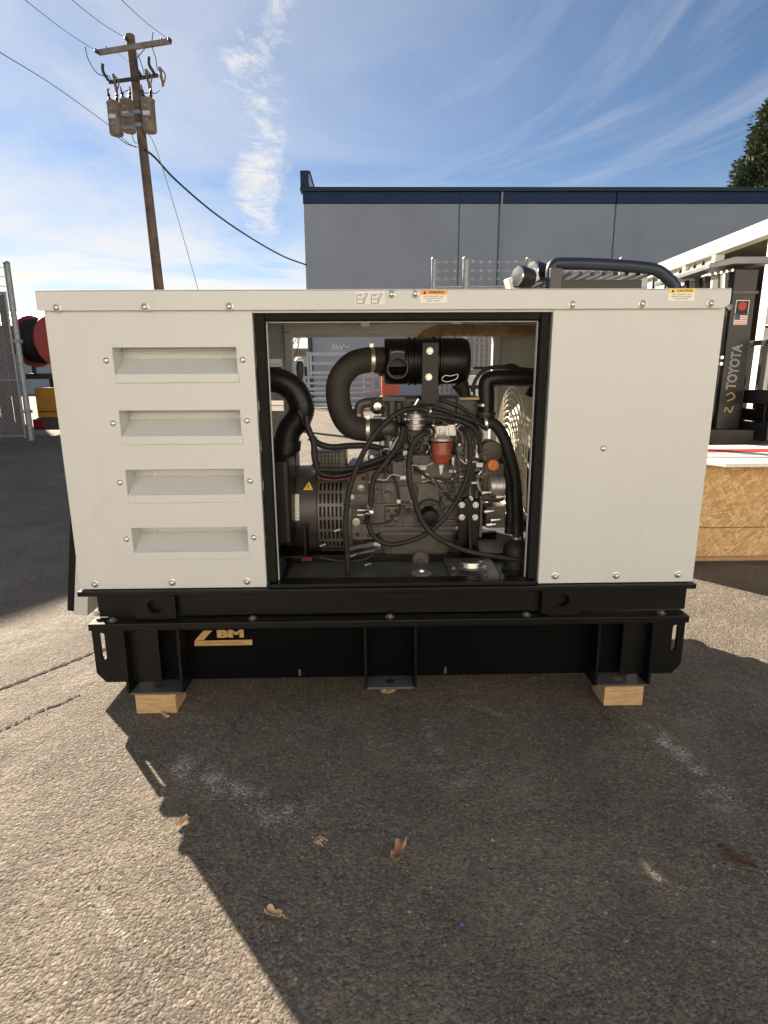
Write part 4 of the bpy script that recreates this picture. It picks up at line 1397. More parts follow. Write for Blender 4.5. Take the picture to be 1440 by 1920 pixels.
# carriage, load backrest, forks
mb = MB()
mb.box(2.96, 2.66, .66, 3.04, 3.90, .80)
mb.box(2.96, 2.66, .95, 3.04, 3.90, 1.06)
mb.box(2.94, 3.0, .62, 2.955, 3.6, 1.10)
build_each(mb, 'carriage', 'forkblack', fk, bevel=.008)
bk = MB()
bk.box(3.05, 2.62, 1.42, 3.10, 3.92, 1.46)
bk.box(3.05, 2.62, .80, 3.10, 3.92, .90)
build_each(bk, 'backrest_rail', 'forkblack', fk, bevel=.005)
for y_ in (2.62, 2.80, 2.98, 3.16, 3.34, 3.52, 3.70, 3.87):
    mb = MB()
    mb.box(3.052, y_, .902, 3.095, y_+.045, 1.418)
    mb.build('backrest_bar', 'forkblack', fk, bevel=.005)
for y_ in (2.85, 3.60):
    mb = MB()
    mb.prism([(3.045, .97), (3.045, .64), (4.1, .64), (4.1, .655), (3.11, .69), (3.10, .97)], y_, y_+.12)
    mb.build('fork', 'forkblack', fk, bevel=.005)
mb = MB()
mb.bar((2.60, 3.0, .66), (3.6, 2.65, .66), .10, .16)
mb.build('tilt_link', 'forkblack', fk, bevel=.008)

for _o in [c for c in fk.children if c.name.split('.')[0] in ('mast_channel', 'mast_top_plate', 'hydraulic_hose', 'hose_fitting', 'lift_chain', 'guide_roller', 'mast_tie', 'carriage', 'backrest_rail', 'backrest_bar', 'fork', 'tilt_link')]:
    _o.matrix_parent_inverse = Matrix.Translation((.11, 0, 0)) @ _o.matrix_parent_inverse

# ================================================================== OSB CRATE
cr = thing('osb_crate', 'strand board crate on dark runners right of the generator', 'crate', (2.6, 2.0, 0))
cx0, cy0, cx1, cy1 = 1.63, 1.60, 3.6, 2.45
zb, zm, zt = .055, (2.2272,1.6,0.2406)[2], (2.1743,1.6,0.6428)[2]
for (za, zc_) in ((zb, zm-.002), (zm+.002, zt)):
    mb = MB()
    mb.box(cx0, cy0, za, cx1, cy0+.012, zc_)
    mb.build('front_board', 'osb', cr, bevel=.0015)
mb = MB()
mb.box(cx0, cy0+.013, zb, cx0+.012, cy1, zt)
mb.build('end_board', 'osb', cr, bevel=.0015)
mb = MB()
mb.box(cx1-.012, cy0+.013, zb, cx1, cy1, zt)
mb.build('end_board', 'osb', cr, bevel=.0015)
mb = MB()
mb.box(cx0+.013, cy1-.012, zb, cx1-.013, cy1, zt)
mb.build('back_board', 'osb', cr, bevel=.0015)
mb = MB()
mb.box(cx0+.013, cy0+.013, zt-.016, cx1-.013, cy1-.013, zt-.002)
mb.build('top_board', 'osb', cr, bevel=.0015)
for yy in (1.66, 2.0, 2.34):
    mb = MB()
    mb.box(cx0+.03, yy, .002, cx1-.03, yy+.08, zb-.002)
    mb.build('runner', 'lumber', cr, bevel=.002)
def board(name, pts, z0, z1, mat, label, cat):
    mb = MB()
    n = len(pts)
    mb.add([(x, y, z0) for x, y in pts]+[(x, y, z1) for x, y in pts], [tuple(range(n-1, -1, -1)), tuple(range(n, 2*n))]+[(i, (i+1) % n, (i+1) % n+n, i+n) for i in range(n)])
    o = mb.build(name, mat, bevel=.002)
    tag(o, label, cat)
    return o
p1 = (2.023,1.4492,0.672)
board('white_board', [(p1[0], p1[1]), (3.5, p1[1]+.01), (3.5, 2.40), (p1[0]-.22, p1[1]+.40)], zt+.003, zt+.026, 'label', 'white board with a skewed front corner lying on the strand board crate', 'board')
sg = board('sign_panel', [(p1[0]-.12, p1[1]+.28), (3.4, p1[1]+.12), (3.4, 2.3), (p1[0]-.12, 2.3)], zt+.0285, zt+.036, 'label', 'white sign panel with red print lying on the white board', 'sign')
mb = MB()
mb.box(p1[0]+.12, p1[1]+.42, zt+.0365, 3.3, p1[1]+.60, zt+.0375)
mb.build('red_print', 'redink', sg)
mb = MB()
for k in range(8):
    mb.box(p1[0]+.0+.14*k, p1[1]+.30, zt+.0365, p1[0]+.09+.14*k, p1[1]+.345, zt+.0375)
build_each(mb, 'dark_print', 'greyink', sg)

# ================================================================== TIMBER BLOCKS
def timber(r, y, d, label):
    mb = MB()
    x0, z0, x1, z1 = r
    mb.box(x0, y, 0.001, x1, y+d, z1)
    o = mb.build('timber_block', 'lumber', bevel=.003)
    tag(o, label, 'wood block', 'timber blocks under the generator')
    return o
timber((-0.9056,-0.0002,-0.7623,0.0820), -.005, .11, 'pale timber block under the left foot of the generator')
timber((0.7741,0.0002,0.9166,0.0836), -.005, .11, 'pale timber block under the right foot of the generator')

# ================================================================== LITTER ON THE GROUND
def leaf(c, L, ang, mat, label, seed, lobes=5, curl=.35):
    rnd = random.Random(seed)
    mb = MB()
    n = 22
    rim = []
    for i in range(n):
        a = 2*math.pi*i/n
        r = L*(.34+.20*abs(math.sin(a*lobes/2))**.7*rnd.uniform(.7, 1.2))*(1.0+.55*math.cos(a)**2)
        x, y = math.cos(a)*r, math.sin(a)*r*.62
        z = curl*L*((abs(y)/L)*1.4+(x/L)**2*.8)*rnd.uniform(.6, 1.3)
        rim.append(Vector((x, y, z+.004)))
    vs = [Vector((0, 0, .003))]+rim
    vs2 = vs + [v+Vector((0, 0, .0012)) for v in vs]
    m_ = Matrix.Rotation(ang, 3, 'Z')
    vs2 = [m_ @ v + Vector(c) for v in vs2]
    fs = [(0, (i+1) % n+1, i+1) for i in range(n)] + [(n+1, i+n+2, (i+1) % n+n+2) for i in range(n)]
    fs += [(i+1, (i+1) % n+1, (i+1) % n+n+2, i+n+2) for i in range(n)]
    mb.add(vs2, fs)
    st = [Vector((L*.5, 0, .006)), Vector((L*.75, L*.06, .014)), Vector((L*.95, L*.16, .006))]
    mb.tube([m_ @ v + Vector(c) for v in st], L*.016+.0006, 5, 4)
    o = mb.build('dry_leaf', mat, smooth=60)
    tag(o, label, 'leaf', 'dry leaves on the asphalt')
leaf((0.0001,-0.663,0), .044, 1.2, 'leafbrown', 'curled reddish brown leaf in the middle of the shaded asphalt', 1, 4, .9)
leaf((-0.2854,-0.8203,0), .032, -.5, 'leaftan', 'pale tan leaf near the edge of the shadow', 2, 4, .6)
leaf((0.8393,-0.7054,0), .040, 2.3, 'leafdark', 'dark brown leaf at far right on the shaded asphalt', 3, 3, .4)
leaf((-0.0035,0.1,0), .036, .3, 'leaftan', 'small leaf under the centre foot of the generator', 4, 5, .8)
leaf((-0.5739,-0.5405,0), .026, .8, 'leaftan', 'small pale leaf lying on the shadow edge', 5, 4, .7)
def twigs(c, L, ang, label, seed, mat='leaftan'):
    rnd = random.Random(seed)
    mb = MB()
    m_ = Matrix.Rotation(ang, 3, 'Z')
    for k in range(5):
        a = rnd.uniform(-.7, .7)
        p0 = Vector((rnd.uniform(-.3, .3)*L, 0, .005))
        p1 = p0+Vector((math.cos(a)*L*rnd.uniform(.3, .8), math.sin(a)*L*.6, rnd.uniform(.004, .02)))
        mb.tube([m_ @ p0+Vector(c), m_ @ p0.lerp(p1, .5)+Vector((0, 0, .01))+Vector(c), m_ @ p1+Vector(c)], .0016, 5, 4)
    o = mb.build('dry_twig', mat)
    tag(o, label, 'twig')
twigs((-0.2126,-0.618,0), .045, -.4, 'pale crumpled twig left of the curled brown leaf', 6)
twigs((0.8124,-0.6616,0), .06, -.9, 'thin dark twig beside the dark leaf at right', 8, 'leafdark')
mb = MB()
c_ = Vector((-0.7981,-0.0217,0))
mb.bar(c_+Vector((-.02, .02, .008)), c_+Vector((.015, -.015, .008)), .011, .008)
o = mb.build('wood_splinter', 'lumber', bevel=.001)
tag(o, 'small wood splinter on the ground by the left timber block', 'splinter')
mb = MB()
c_ = Vector((0.1296,-0.8544,0))
mb.add([c_+Vector(v) for v in ((-.004, -.003, .002), (.003, -.005, .005), (.004, .004, .003), (-.003, .005, .005), (0, .001, .007))], [(0, 1, 4), (1, 2, 4), (2, 3, 4), (3, 0, 4), (3, 2, 1, 0)])
o = mb.build('blue_scrap', 'bluebit', smooth=0)
tag(o, 'tiny blue plastic scrap on the shaded asphalt', 'scrap')

# ================================================================== GENERATOR
gen = thing('generator', 'beige enclosed diesel generator with its side door off, on a black fuel tank base', 'generator', (0, .47, 0))
XL, XR, W_ = -1.05, 1.05, .95
ZB, ZT = .472, 1.372
OX0, OX1 = -.42, .512

bolt_mb = MB()
bolt_mb.lathe((0, .001, 0), (0, -1, 0), [(0, .0125), (.0022, .0125), (.0030, .0112)], 18)
bolt_mb.lathe((0, -.002, 0), (0, -1, 0), [(0, .0092), (.0035, .0088), (.0065, .0068), (.0080, .0035), (.0082, .0028), (.0062, .0024)], 14)
BOLT = bolt_mb.mesh('bolt', 'zinc', 40)
sb_mb = MB()
sb_mb.lathe((0, .001, 0), (0, -1, 0), [(0, .0100), (.0018, .0098), (.004, .0085), (.0062, .005), (.0066, .001)], 14)
BOLT_S = sb_mb.mesh('bolt', 'zinc', 40)
rv = MB()
rv.lathe((0, .001, 0), (0, -1, 0), [(0, .006), (.0015, .0055), (.0028, .003), (.003, .0005)], 10)
RIVET = rv.mesh('rivet', 'zinc', 40)
hexm = MB()
hexm.lathe((0, .001, 0), (0, -1, 0), [(0, .011), (.002, .011)], 14)
hexm.lathe((0, -.001, 0), (0, -1, 0), [(0, .0082), (.006, .0082), (.0072, .0068)], 6)
HEX = hexm.mesh('bolt', 'zinc', 30)
def bolts(me, pts, parent, y, name='bolt', s=1.0):
    for p in pts:
        inst(me, name, (p[0], y, p[2]), parent, (0, random.uniform(0, 3), 0), s)

# ---- louvred left panel
LV = [(-0.8578,1.1794,-0.4781,1.2614), (-0.8586,0.9863,-0.4732,1.0689), (-0.8565,0.7945,-0.4726,0.8792), (-0.8556,0.5993,-0.4717,0.6842)]
lx0 = sum(r[0] for r in LV)/4
lx1 = sum(r[2] for r in LV)/4
xs = [XL, lx0, lx1, OX0]
zs = [ZB]
for r in reversed(LV):
    zs += [r[1], r[3]]
zs.append(ZT)
mb = MB()
nz = len(zs)
mb.add([(x, 0, z) for z in zs for x in xs], [(j*4+i, j*4+i+1, (j+1)*4+i+1, (j+1)*4+i) for j in range(nz-1) for i in range(3) if not (i == 1 and j % 2 == 1)])
pan = mb.build('louvred_panel', 'beige', gen, smooth=0)
sm = pan.modifiers.new('thick', 'SOLIDIFY')
sm.thickness = .0025
sm.offset = -1
mb = MB()
mb.box(OX0-.003, .003, ZB+.002, OX0, .032, ZT-.002)
mb.box(XL+.0, .003, ZB+.002, XL+.003, .030, ZT-.002)
mb.box(XL+.004, .003, ZB, OX0-.004, .030, ZB+.003)
build_each(mb, 'panel_flange', 'beige', pan, smooth=0)
for r in LV:
    z0, z1 = r[1], r[3]
    zm_ = z0+(z1-z0)*.62
    d = .075
    mb = MB()
    t = .002
    # side cheeks, back plate, sloped tray, roof of the pocket, folded lip
    mb.prismx([(t+.001, z0), (t+.001, z1), (d, z1), (d, zm_)], lx0-.002, lx0)
    mb.prismx([(t+.001, z0), (t+.001, z1), (d, z1), (d, zm_)], lx1, lx1+.002)
    mb.box(lx0+.0005, d+.001, zm_-.012, lx1-.0005, d+.003, z1)
    mb.box(lx0+.0005, d*.86, z1-.014, lx1-.0005, d-.001, z1-.011)
    mb.add([(lx0+.0005, t+.001, z0), (lx1-.0005, t+.001, z0), (lx1-.0005, d, zm_), (lx0+.0005, d, zm_),
            (lx0+.0005, t+.003, z0-.003), (lx1-.0005, t+.003, z0-.003), (lx1-.0005, d, zm_-.003), (lx0+.0005, d, zm_-.003)],
           [(0, 1, 2, 3), (7, 6, 5, 4), (0, 4, 5, 1), (2, 6, 7, 3)])
    mb.box(lx0+.0005, .004, z1+.001, lx1-.0005, d, z1+.003)
    pk = mb.build('louver_pocket', 'beige', pan, smooth=0)
    mb = MB()
    mb.box(lx0+.003, -.0045, z0-.026, lx1+.004, -.0002, z0+.002)
    mb.build('louver_lip', 'beige', pan, bevel=.0018)
    for e in (.16, .80):
        inst(RIVET, 'rivet', (lx0+(lx1-lx0)*e, d+.001, z1-.030), pan)
bolts(BOLT_S, [(-0.8791,0,1.2225), (-0.4564,0,1.222), (-0.8789,0,1.0285), (-0.4541,0,1.0339), (-0.8774,0,0.8373), (-0.455,0,0.8386), (-0.8766,0,0.6463), (-0.4536,0,0.6469)], pan, 0)
bolts(BOLT, [(-0.9986,0,0.4903), (-0.7381,0,0.4925), (-0.4856,0,0.4929)], pan, 0)

# ---- plain right panel
mb = MB()
mb.box(OX1, 0, ZB, XR, .0025, ZT)
rp = mb.build('side_panel', 'beige', gen, bevel=.001)
mb = MB()
mb.box(OX1, .003, ZB+.002, OX1+.003, .034, ZT-.002)
mb.box(XR-.003, .003, ZB+.002, XR, .030, ZT-.002)
mb.box(OX1+.004, .003, ZB, XR-.004, .030, ZB+.003)
build_each(mb, 'panel_flange', 'beige', rp, smooth=0)
bolts(BOLT, [(0.5698,0,0.4982), (0.7806,0,0.4974), (0.9958,0,0.4984)], rp, 0)
bolts(BOLT_S, [(0.7014,0,0.9356)], rp, 0)

# ---- header strip above the opening (behind the roof lip)
mb = MB()
mb.box(OX0+.001, .001, 1.362, OX1-.001, .004, 1.420)
mb.build('header_strip', 'beige', gen, smooth=0)

# ---- roof cap with lips
RZ = 1.428
mb = MB()
mb.box(-1.064, -.012, RZ-.003, 1.057, .965, RZ)
roof = mb.build('roof', 'beige', gen, bevel=.0015)
mb = MB()
c_ = .014
lipz = 1.369
mb.prism([(-1.064, RZ-.0035), (-1.064, lipz+.003), (-1.061, lipz), (1.057-c_*1.6, lipz), (1.057-c_*.6, lipz+c_*.45), (1.057, lipz+c_*1.5), (1.057, RZ-.0035)], -.012, -.0095)
build_each(mb, 'roof_lip', 'beige', roof, bevel=.0008)
mb = MB()
mb.box(-1.064, -.009, lipz+.012, -1.0615, .965, RZ-.0035)
mb.box(1.0545, -.009, lipz+.012, 1.057, .965, RZ-.0035)
mb.box(-1.061, .9625, lipz, 1.054, .965, RZ-.0035)
build_each(mb, 'roof_lip', 'beige', roof, smooth=0)
bolts(BOLT, [(-1.0035,-0.012,1.3774), (-0.7393,-0.012,1.3781), (-0.4848,-0.012,1.3788), (0.0089,-0.012,1.4126), (0.0805,-0.012,1.4139), (0.5654,-0.012,1.3815), (0.7822,-0.012,1.3824), (0.995,-0.012,1.3833)], roof, -.012)
# decals on the lip
YD = -.0124
def decal(r, mat, name, dy=0.0):
    mb = MB()
    mb.box(r[0], YD-dy-.0003, r[1], r[2], YD-dy, r[3])
    return mb.build(name, mat, roof, smooth=0)
r = (-0.1033,1.3835,-0.0107,1.4220)
decal(r, 'palelabel', 'symbol_decal')
mb = MB()
w_ = (r[2]-r[0])
h_ = r[3]-r[1]
for k in range(2):
    x0 = r[0]+w_*(.05+.48*k)
    def ln(a, b):
        mb.bar((x0+a[0]*w_, YD-.0006, r[1]+a[1]*h_), (x0+b[0]*w_, YD-.0006, r[1]+b[1]*h_), .0022, .0004, (0, 1, 0))
    for a, b in (((.02, .08), (.02, .74)), ((.02, .74), (.24, .74)), ((.24, .08), (.24, .5)), ((.02, .08), (.24, .08)), ((.02, .40), (.24, .40)),
                 ((.10, .72), (.13, .60)), ((.13, .60), (.16, .72)), ((.24, .10), (.38, .80)), ((.24, .40), (.33, .85)), ((.33, .85), (.38, .80))):
        ln(a, b)
mb.build('symbol_lines', 'greyink', roof, smooth=0)
def warn(r, headmat, word, lines):
    x0, z0, x1, z1 = r
    zh = z1-(z1-z0)*.34
    decal((x0, z0, x1, zh-.0002), 'label', 'label_plate')
    decal((x0, zh, x1, z1), headmat, 'label_header')
    w_ = x1-x0
    h_ = z1-z0
    text_mesh('label_word', word, 'ink', w_*.58, h_*.19, (x0+w_*.60, YD-.0006, zh+(z1-zh)*.5), roof, bold=.03)
    mb = MB()
    cx, cz = x0+w_*.16, zh+(z1-zh)*.45
    s_ = h_*.14
    mb.prism([(cx-s_, cz-s_*.8), (cx+s_, cz-s_*.8), (cx, cz+s_)], YD-.0006, YD-.0004)
    mb.build('label_triangle', 'ink', roof, smooth=0)
    for i, t_ in enumerate(lines):
        text_mesh('label_text', t_, 'ink', w_*(.74 if i < 2 else .5), h_*.095, (x0+w_*.5, YD-.0006, zh-(zh-z0)*(.22+.27*i)), roof, bold=.01)
warn((0.0968,1.3876,0.1784,1.4245), 'lorange', 'WARNING', ('ROTATING PARTS CAN', 'CAUSE SEVERE INJURY', 'KEEP CLEAR'))
warn((0.8607,1.3914,0.9437,1.4270), 'lyellow', 'CAUTION', ('HOT SURFACE - DO', 'REMOVE RAD. CAP BURNS', 'DO NOT TOUCH'))

# ---- door seal round the opening
mb = MB()
s0 = .035
mb.box(OX0+.004, .010, ZB+.012, OX0+s0, .045, 1.3675)
mb.box(OX1-s0, .010, ZB+.012, OX1-.004, .045, 1.3675)
mb.box(OX0+s0+.0005, .010, 1.339, OX1-s0-.0005, .045, 1.3675)
build_each(mb, 'door_seal', 'seal', gen, bevel=.006, seg=3)
mb = MB()
e = .0025
mb.box(OX0+s0+.001, .034, ZB+.012, OX0+s0+.001+e, .048, 1.336)
mb.box(OX1-s0-.001-e, .034, ZB+.012, OX1-s0-.001, .048, 1.336)
mb.box(OX0+s0+.004, .034, 1.3355, OX1-s0-.004, .048, 1.3385)
build_each(mb, 'opening_flange', 'beige', gen, smooth=0)

# ---- rear wall, end walls, inside
mb = MB()
zr_ = [ZB]
for r in reversed(LV):
    zr_ += [r[3]-.052, r[3]-.030, r[3]-.026, r[3]-.004]
zr_.append(ZT+.045)
xr_ = [XL+.004, lx0, lx1, OX0]
nz = len(zr_)
mb.add([(x, W_, z) for z in zr_ for x in xr_], [(j*4+i, (j+1)*4+i, (j+1)*4+i+1, j*4+i+1) for j in range(nz-1) for i in range(3) if not (i == 1 and j % 2 == 1)])
rw = mb.build('rear_panel', 'beige', gen, smooth=0)
sm = rw.modifiers.new('thick', 'SOLIDIFY')
sm.thickness = .0025
sm.offset = -1
mb = MB()
mb.box(OX1, W_-.003, ZB, XR-.004, W_, ZT+.045)
mb.build('rear_panel', 'beige', gen, smooth=0)
mb = MB()
mb.box(OX0-.034, W_-.045, ZB+.01, OX0-.001, W_-.004, 1.372)
mb.box(OX1+.001, W_-.045, ZB+.01, OX1+.034, W_-.004, 1.372)
mb.box(OX0-.033, W_-.05, 1.374, OX1+.033, W_-.004, 1.41)
mb.box(OX0+.001, W_-.010, 1.352, OX1-.001, W_-.004, 1.372)
build_each(mb, 'rear_post', 'beige', gen, bevel=.002)
mb = MB()
mb.box(OX0-.056, W_-.012, ZB+.01, OX0-.040, W_-.004, 1.41)
mb.box(-.99, W_-.012, ZB+.01, -.95, W_-.004, 1.41)
build_each(mb, 'rear_stiffener', 'beige', rw, bevel=.003)
mb = MB()
mb.box(XL, .031, ZB, XL+.003, W_, ZT+.045)
lw = mb.build('end_wall', 'beige', gen, smooth=0)
mb = MB()
mb.box(XR-.003, .031, ZB, XR, W_, ZT+.045)
mb.build('end_wall', 'beige', gen, smooth=0)
mb = MB()
for x_ in (-.7, -.1, .3, .75):
    mb.box(x_, .01, 1.395, x_+.04, W_-.06, 1.4245)
build_each(mb, 'roof_stiffener', 'beige', roof, bevel=.002)

# ---- end door tilted out at the left end
DY = .35
pa, pb_ = Vector((-1.2365,0.35,0.6822)), Vector((-1.3025,0.35,0.2598))
lean = math.atan2(pa.x-pb_.x, pa.z-pb_.z)
z_b = (-1.2577,0.35,0.2406)[2]
z_t = 1.36
upv = Vector((math.sin(lean), 0, math.cos(lean)))
outv = Vector((-math.cos(lean), 0, math.sin(lean)))
bot = pb_ + upv*((z_b-pb_.z)/upv.z)
Ld = (z_t-z_b)/upv.z
gt, bt_ = .030, .056
dt = MB()
dt.obox(bot + upv*Ld/2 - outv*(gt+bt_/2) + Vector((0, .29, 0)), (bt_, .58, Ld), (0, lean, 0))
dd = dt.build('end_door', 'beige', gen, bevel=.004)
dt = MB()
dt.obox(bot + upv*(Ld/2+.004) - outv*gt/2 + Vector((0, .29, 0)), (gt-.001, .57, Ld-.012), (0, lean, 0))
dt.build('door_gasket', 'seal', dd, bevel=.004)
for y_ in (DY+.08, DY+.46):
    dt = MB()
    dt.bar((XL-.001, y_, 1.30), (XL-.075, y_, 1.32), .05, .008)
    dt.build('door_hinge', 'black', dd, bevel=.001)

# ---- skid rail (upper black channel)
Zfl1, Zfl0 = ZB-.003, (0.0005,-0.018,0.4507)[2]
Zlg = (-0.0004,-0.034,0.3584)[2]
Zle = (-0.0004,-0.034,0.3329)[2]
bxl, bxr = XL+.01, (1.047,0.02,0.3859)[0]
mb = MB()
mb.box(XL-.004, -.018, Zfl0, XR+.006, .10, Zfl1)
mb.box(bxl+.03, .022, Zlg+.002, bxr, .030, Zfl0-.001)
mb.box(XL-.004, W_-.09, Zfl0, XR+.006, W_+.012, Zfl1)
mb.box(bxl+.03, W_-.03, Zlg+.002, bxr, W_-.022, Zfl0-.001)
rail = mb.build('skid_rail', 'black', gen, bevel=.003)
mb = MB()
mb.box(OX0+.01, -.010, ZB-.002, OX1-.01, .055, ZB+.011)
mb.build('door_sill', 'black', rail, bevel=.002)
for rr_ in ((-0.8727,0.3616,-0.7331,0.4472), (0.5269,0.3586,0.6669,0.4533)):
    x0, z0, x1, z1 = rr_
    cx, cz, rad = (x0+x1)/2, (z0+z1)/2+.004, .026
    n = 24
    ring = [(cx+rad*math.cos(2*math.pi*k/n), cz+rad*math.sin(2*math.pi*k/n)) for k in range(n)]
    outer = []
    for k in range(n):
        a = 2*math.pi*k/n
        ca_, sa_ = math.cos(a), math.sin(a)
        s_ = min((x1-x0)/2/max(abs(ca_), 1e-6), (z1-z0)/2/max(abs(sa_), 1e-6))
        outer.append((cx+ca_*s_, cz-.004+sa_*s_))
    mb = MB()
    vs = [(x, -.006, z) for x, z in ring]+[(x, -.006, z) for x, z in outer]+[(x, .014, z) for x, z in ring]+[(x, .014, z) for x, z in outer]
    fs = []
    for k in range(n):
        j = (k+1) % n
        fs += [(k, n+k, n+j, j), (2*n+j, 3*n+j, 3*n+k, 2*n+k), (j, 2*n+j, 2*n+k, k), (n+k, 3*n+k, 3*n+j, n+j)]
    mb.add(vs, fs)
    mb.build('lifting_plate', 'black', rail, smooth=30)

# ---- fuel tank base
tx0_, tx1_ = (-1.0233,-0.03,0.3584)[0], (1.0357,-0.03,0.3471)[0]
Ztb = (-0.2544,0.06,0.1015)[2]
mb = MB()
mb.box(tx0_, -.034, Zle, tx1_, .12, Zlg)
mb.box(tx0_, W_-.12, Zle, tx1_, W_+.034, Zlg)
ledge = mb.build('tank_flange', 'black', gen, bevel=.003)
for p in ((-0.9527,-0.005,0.3659), (-0.4737,-0.005,0.3667), (0.0006,-0.005,0.3656), (0.4756,-0.005,0.3645), (0.9493,-0.005,0.3655)):
    mb = MB()
    mb.lathe((p[0], -.004, Zlg+.0005), (0, 0, 1), [(0, .016), (.002, .016)], 16)
    mb.lathe((p[0], -.004, Zlg+.0025), (0, 0, 1), [(0, .009), (.006, .009), (.007, .0075)], 6)
    mb.build('bolt', 'steelgrey', ledge, smooth=30)
inst(HEX, 'bolt', ((-1.0156,0.02,0.3759)[0], .022, (-1.0156,0.02,0.3759)[2]), rail)
tl, tr = -.86, .88
mb = MB()
mb.box(tl, .05, Ztb, tr, W_-.05, Zle-.001)
tank = mb.build('fuel_tank', 'tank', gen, bevel=.006)
mb = MB()
for x_ in (-.33, .20):
    mb.box(x_, .0485, Ztb+.01, x_+.008, .0498, Ztb+.035)
build_each(mb, 'weld_mark', 'forkgrey', tank)

def end_plate(sgn):
    """front plate with a vertical slot and a chamfered outer corner"""
    xo = ((-1.0368,0.02,0.2561)[0] if sgn < 0 else (1.0494,0.02,0.2434)[0])
    xi = tl+.05 if sgn < 0 else tr-.05
    zt_, zb_ = Zle-.001, (-1.0002,0.02,0.1176)[2]
    xs_ = xo-sgn*.033
    hw, hh = .0095, .040
    zc_ = (zt_+zb_)/2+.032
    n = 20
    ring = []
    for k in range(n):
        a = 2*math.pi*k/n
        ring.append((xs_+hw*math.cos(a), zc_+hw*math.sin(a)+(hh if math.sin(a) >= 0 else -hh)))
    ch = .030
    # outer outline sampled by angle around the slot centre
    poly = [(xo, zt_), (xo, zb_+ch*1.2), (xo-sgn*ch, zb_), (xi, zb_), (xi, zt_)]
    outer = []
    for (x, z) in ring:
        dx_, dz_ = x-xs_, z-zc_
        best = 1e9
        for i in range(len(poly)):
            (ax, az), (bx_, bz) = poly[i], poly[(i+1) % len(poly)]
            ex, ez = bx_-ax, bz-az
            den = dx_*ez-dz_*ex
            if abs(den) < 1e-12:
                continue
            t_ = ((ax-xs_)*ez-(az-zc_)*ex)/den
            u_ = ((ax-xs_)*dz_-(az-zc_)*dx_)/den
            if t_ > 0 and -1e-6 <= u_ <= 1+1e-6:
                best = min(best, t_)
        outer.append((xs_+dx_*best, zc_+dz_*best))
    # keep true corners
    for c in poly:
        k = min(range(n), key=lambda i: (outer[i][0]-c[0])**2+(outer[i][1]-c[1])**2)
        outer[k] = c
    mb = MB()
    y0, y1 = .012, .024
    vs = [(x, y0, z) for x, z in ring]+[(x, y0, z) for x, z in outer]+[(x, y1, z) for x, z in ring]+[(x, y1, z) for x, z in outer]
    fs = []
    for k in range(n):
        j = (k+1) % n
        q = [(k, n+k, n+j, j), (2*n+j, 3*n+j, 3*n+k, 2*n+k), (j, 2*n+j, 2*n+k, k), (n+k, 3*n+k, 3*n+j, n+j)]
        fs += q
    mb.add(vs, fs)
    return mb.build('end_plate', 'black', tank, smooth=20)
end_plate(-1)
end_plate(1)

def foot(r, ztop, label=None):
    """U bracket: two cheeks and a bottom plate reaching forward"""
    x0, z0, x1, z1 = r
    mb = MB()
    for xa in (x0, x1-.009):
        mb.prismx([(.049, ztop), (-.028, ztop), (-.028, ztop-.03), (-.032, z0+.012), (-.020, z0), (.10, z0), (.049, z0+.001)], xa, xa+.009)
    cheeks = mb
    mb = MB()
    mb.box(x0+.0095, -.030, z0, x1-.0095, .10, z0+.008)
    f_ = mb.build('foot_bracket', 'forkgrey', gen, bevel=.0015)
    build_each(cheeks, 'bracket_cheek', 'black', f_, bevel=.0015)
    mb = MB()
    mb.lathe(((x0+x1)/2, .012, z0+.0085), (0, 0, 1), [(0, .016), (.0006, .0155), (.0008, .001)], 16)
    mb.build('hole_rust' if label else 'plate_hole', label or 'ink', f_)
    return f_
foot((-0.9178,0.0899,-0.7225,0.3266), Zle-.0015, 'iron')
foot((-0.0900,0.0958,0.0937,0.3142), Zle-.0015)
foot((0.7246,0.0915,0.9230,0.3218), Zle-.0015, 'rust')
# gold logo on the tank wall
YT = .0494
zc0 = (-0.5966,0.05,0.2655)
def tp(px_):
    return (px_[0], px_[2])
mb = MB()
mb.prism([tp((-0.6608,0.05,0.2931)), tp((-0.6307,0.05,0.2927)), tp((-0.6636,0.05,0.2563)), tp((-0.6959,0.05,0.2547))], YT-.0004, YT)
mb.prism([tp((-0.696,0.05,0.2539)), tp((-0.4909,0.05,0.2552)), tp((-0.4921,0.05,0.2349)), tp((-0.6975,0.05,0.2341))], YT-.0004, YT)
mb.build('gold_logo', 'gold', tank, smooth=0)
c_ = (-0.5673,0.05,0.2794)
text_mesh('logo_letters', 'BM', 'gold', 0.0950, 0.0299, (c_[0], YT-.0004, c_[2]), tank, bold=.06)
c_ = (-0.5923,0.05,0.2448)
text_mesh('logo_small_print', 'DIESEL POWER EQUIPMENT', 'ink', 0.1267, 0.0062, (c_[0], YT-.0009, c_[2]), tank)

# ================================================================== ENGINE BAY
FL = ZB-.012
mb = MB()
mb.box(XL+.02, .105, FL-.006, XR-.02, W_-.10, FL)
floor_ = mb.build('floor_plate', 'forkgrey', gen, smooth=0)
mb = MB()
mb.bar((-0.3795,0.09,0.4553), (-0.3726,0.3,0.4678), .012, .04)
mb.box(-.40, .30, FL+.001, .50, .33, FL+.03)
mb.box(-.40, .62, FL+.001, .50, .65, FL+.03)
build_each(mb, 'cross_member', 'black', floor_, bevel=.003)

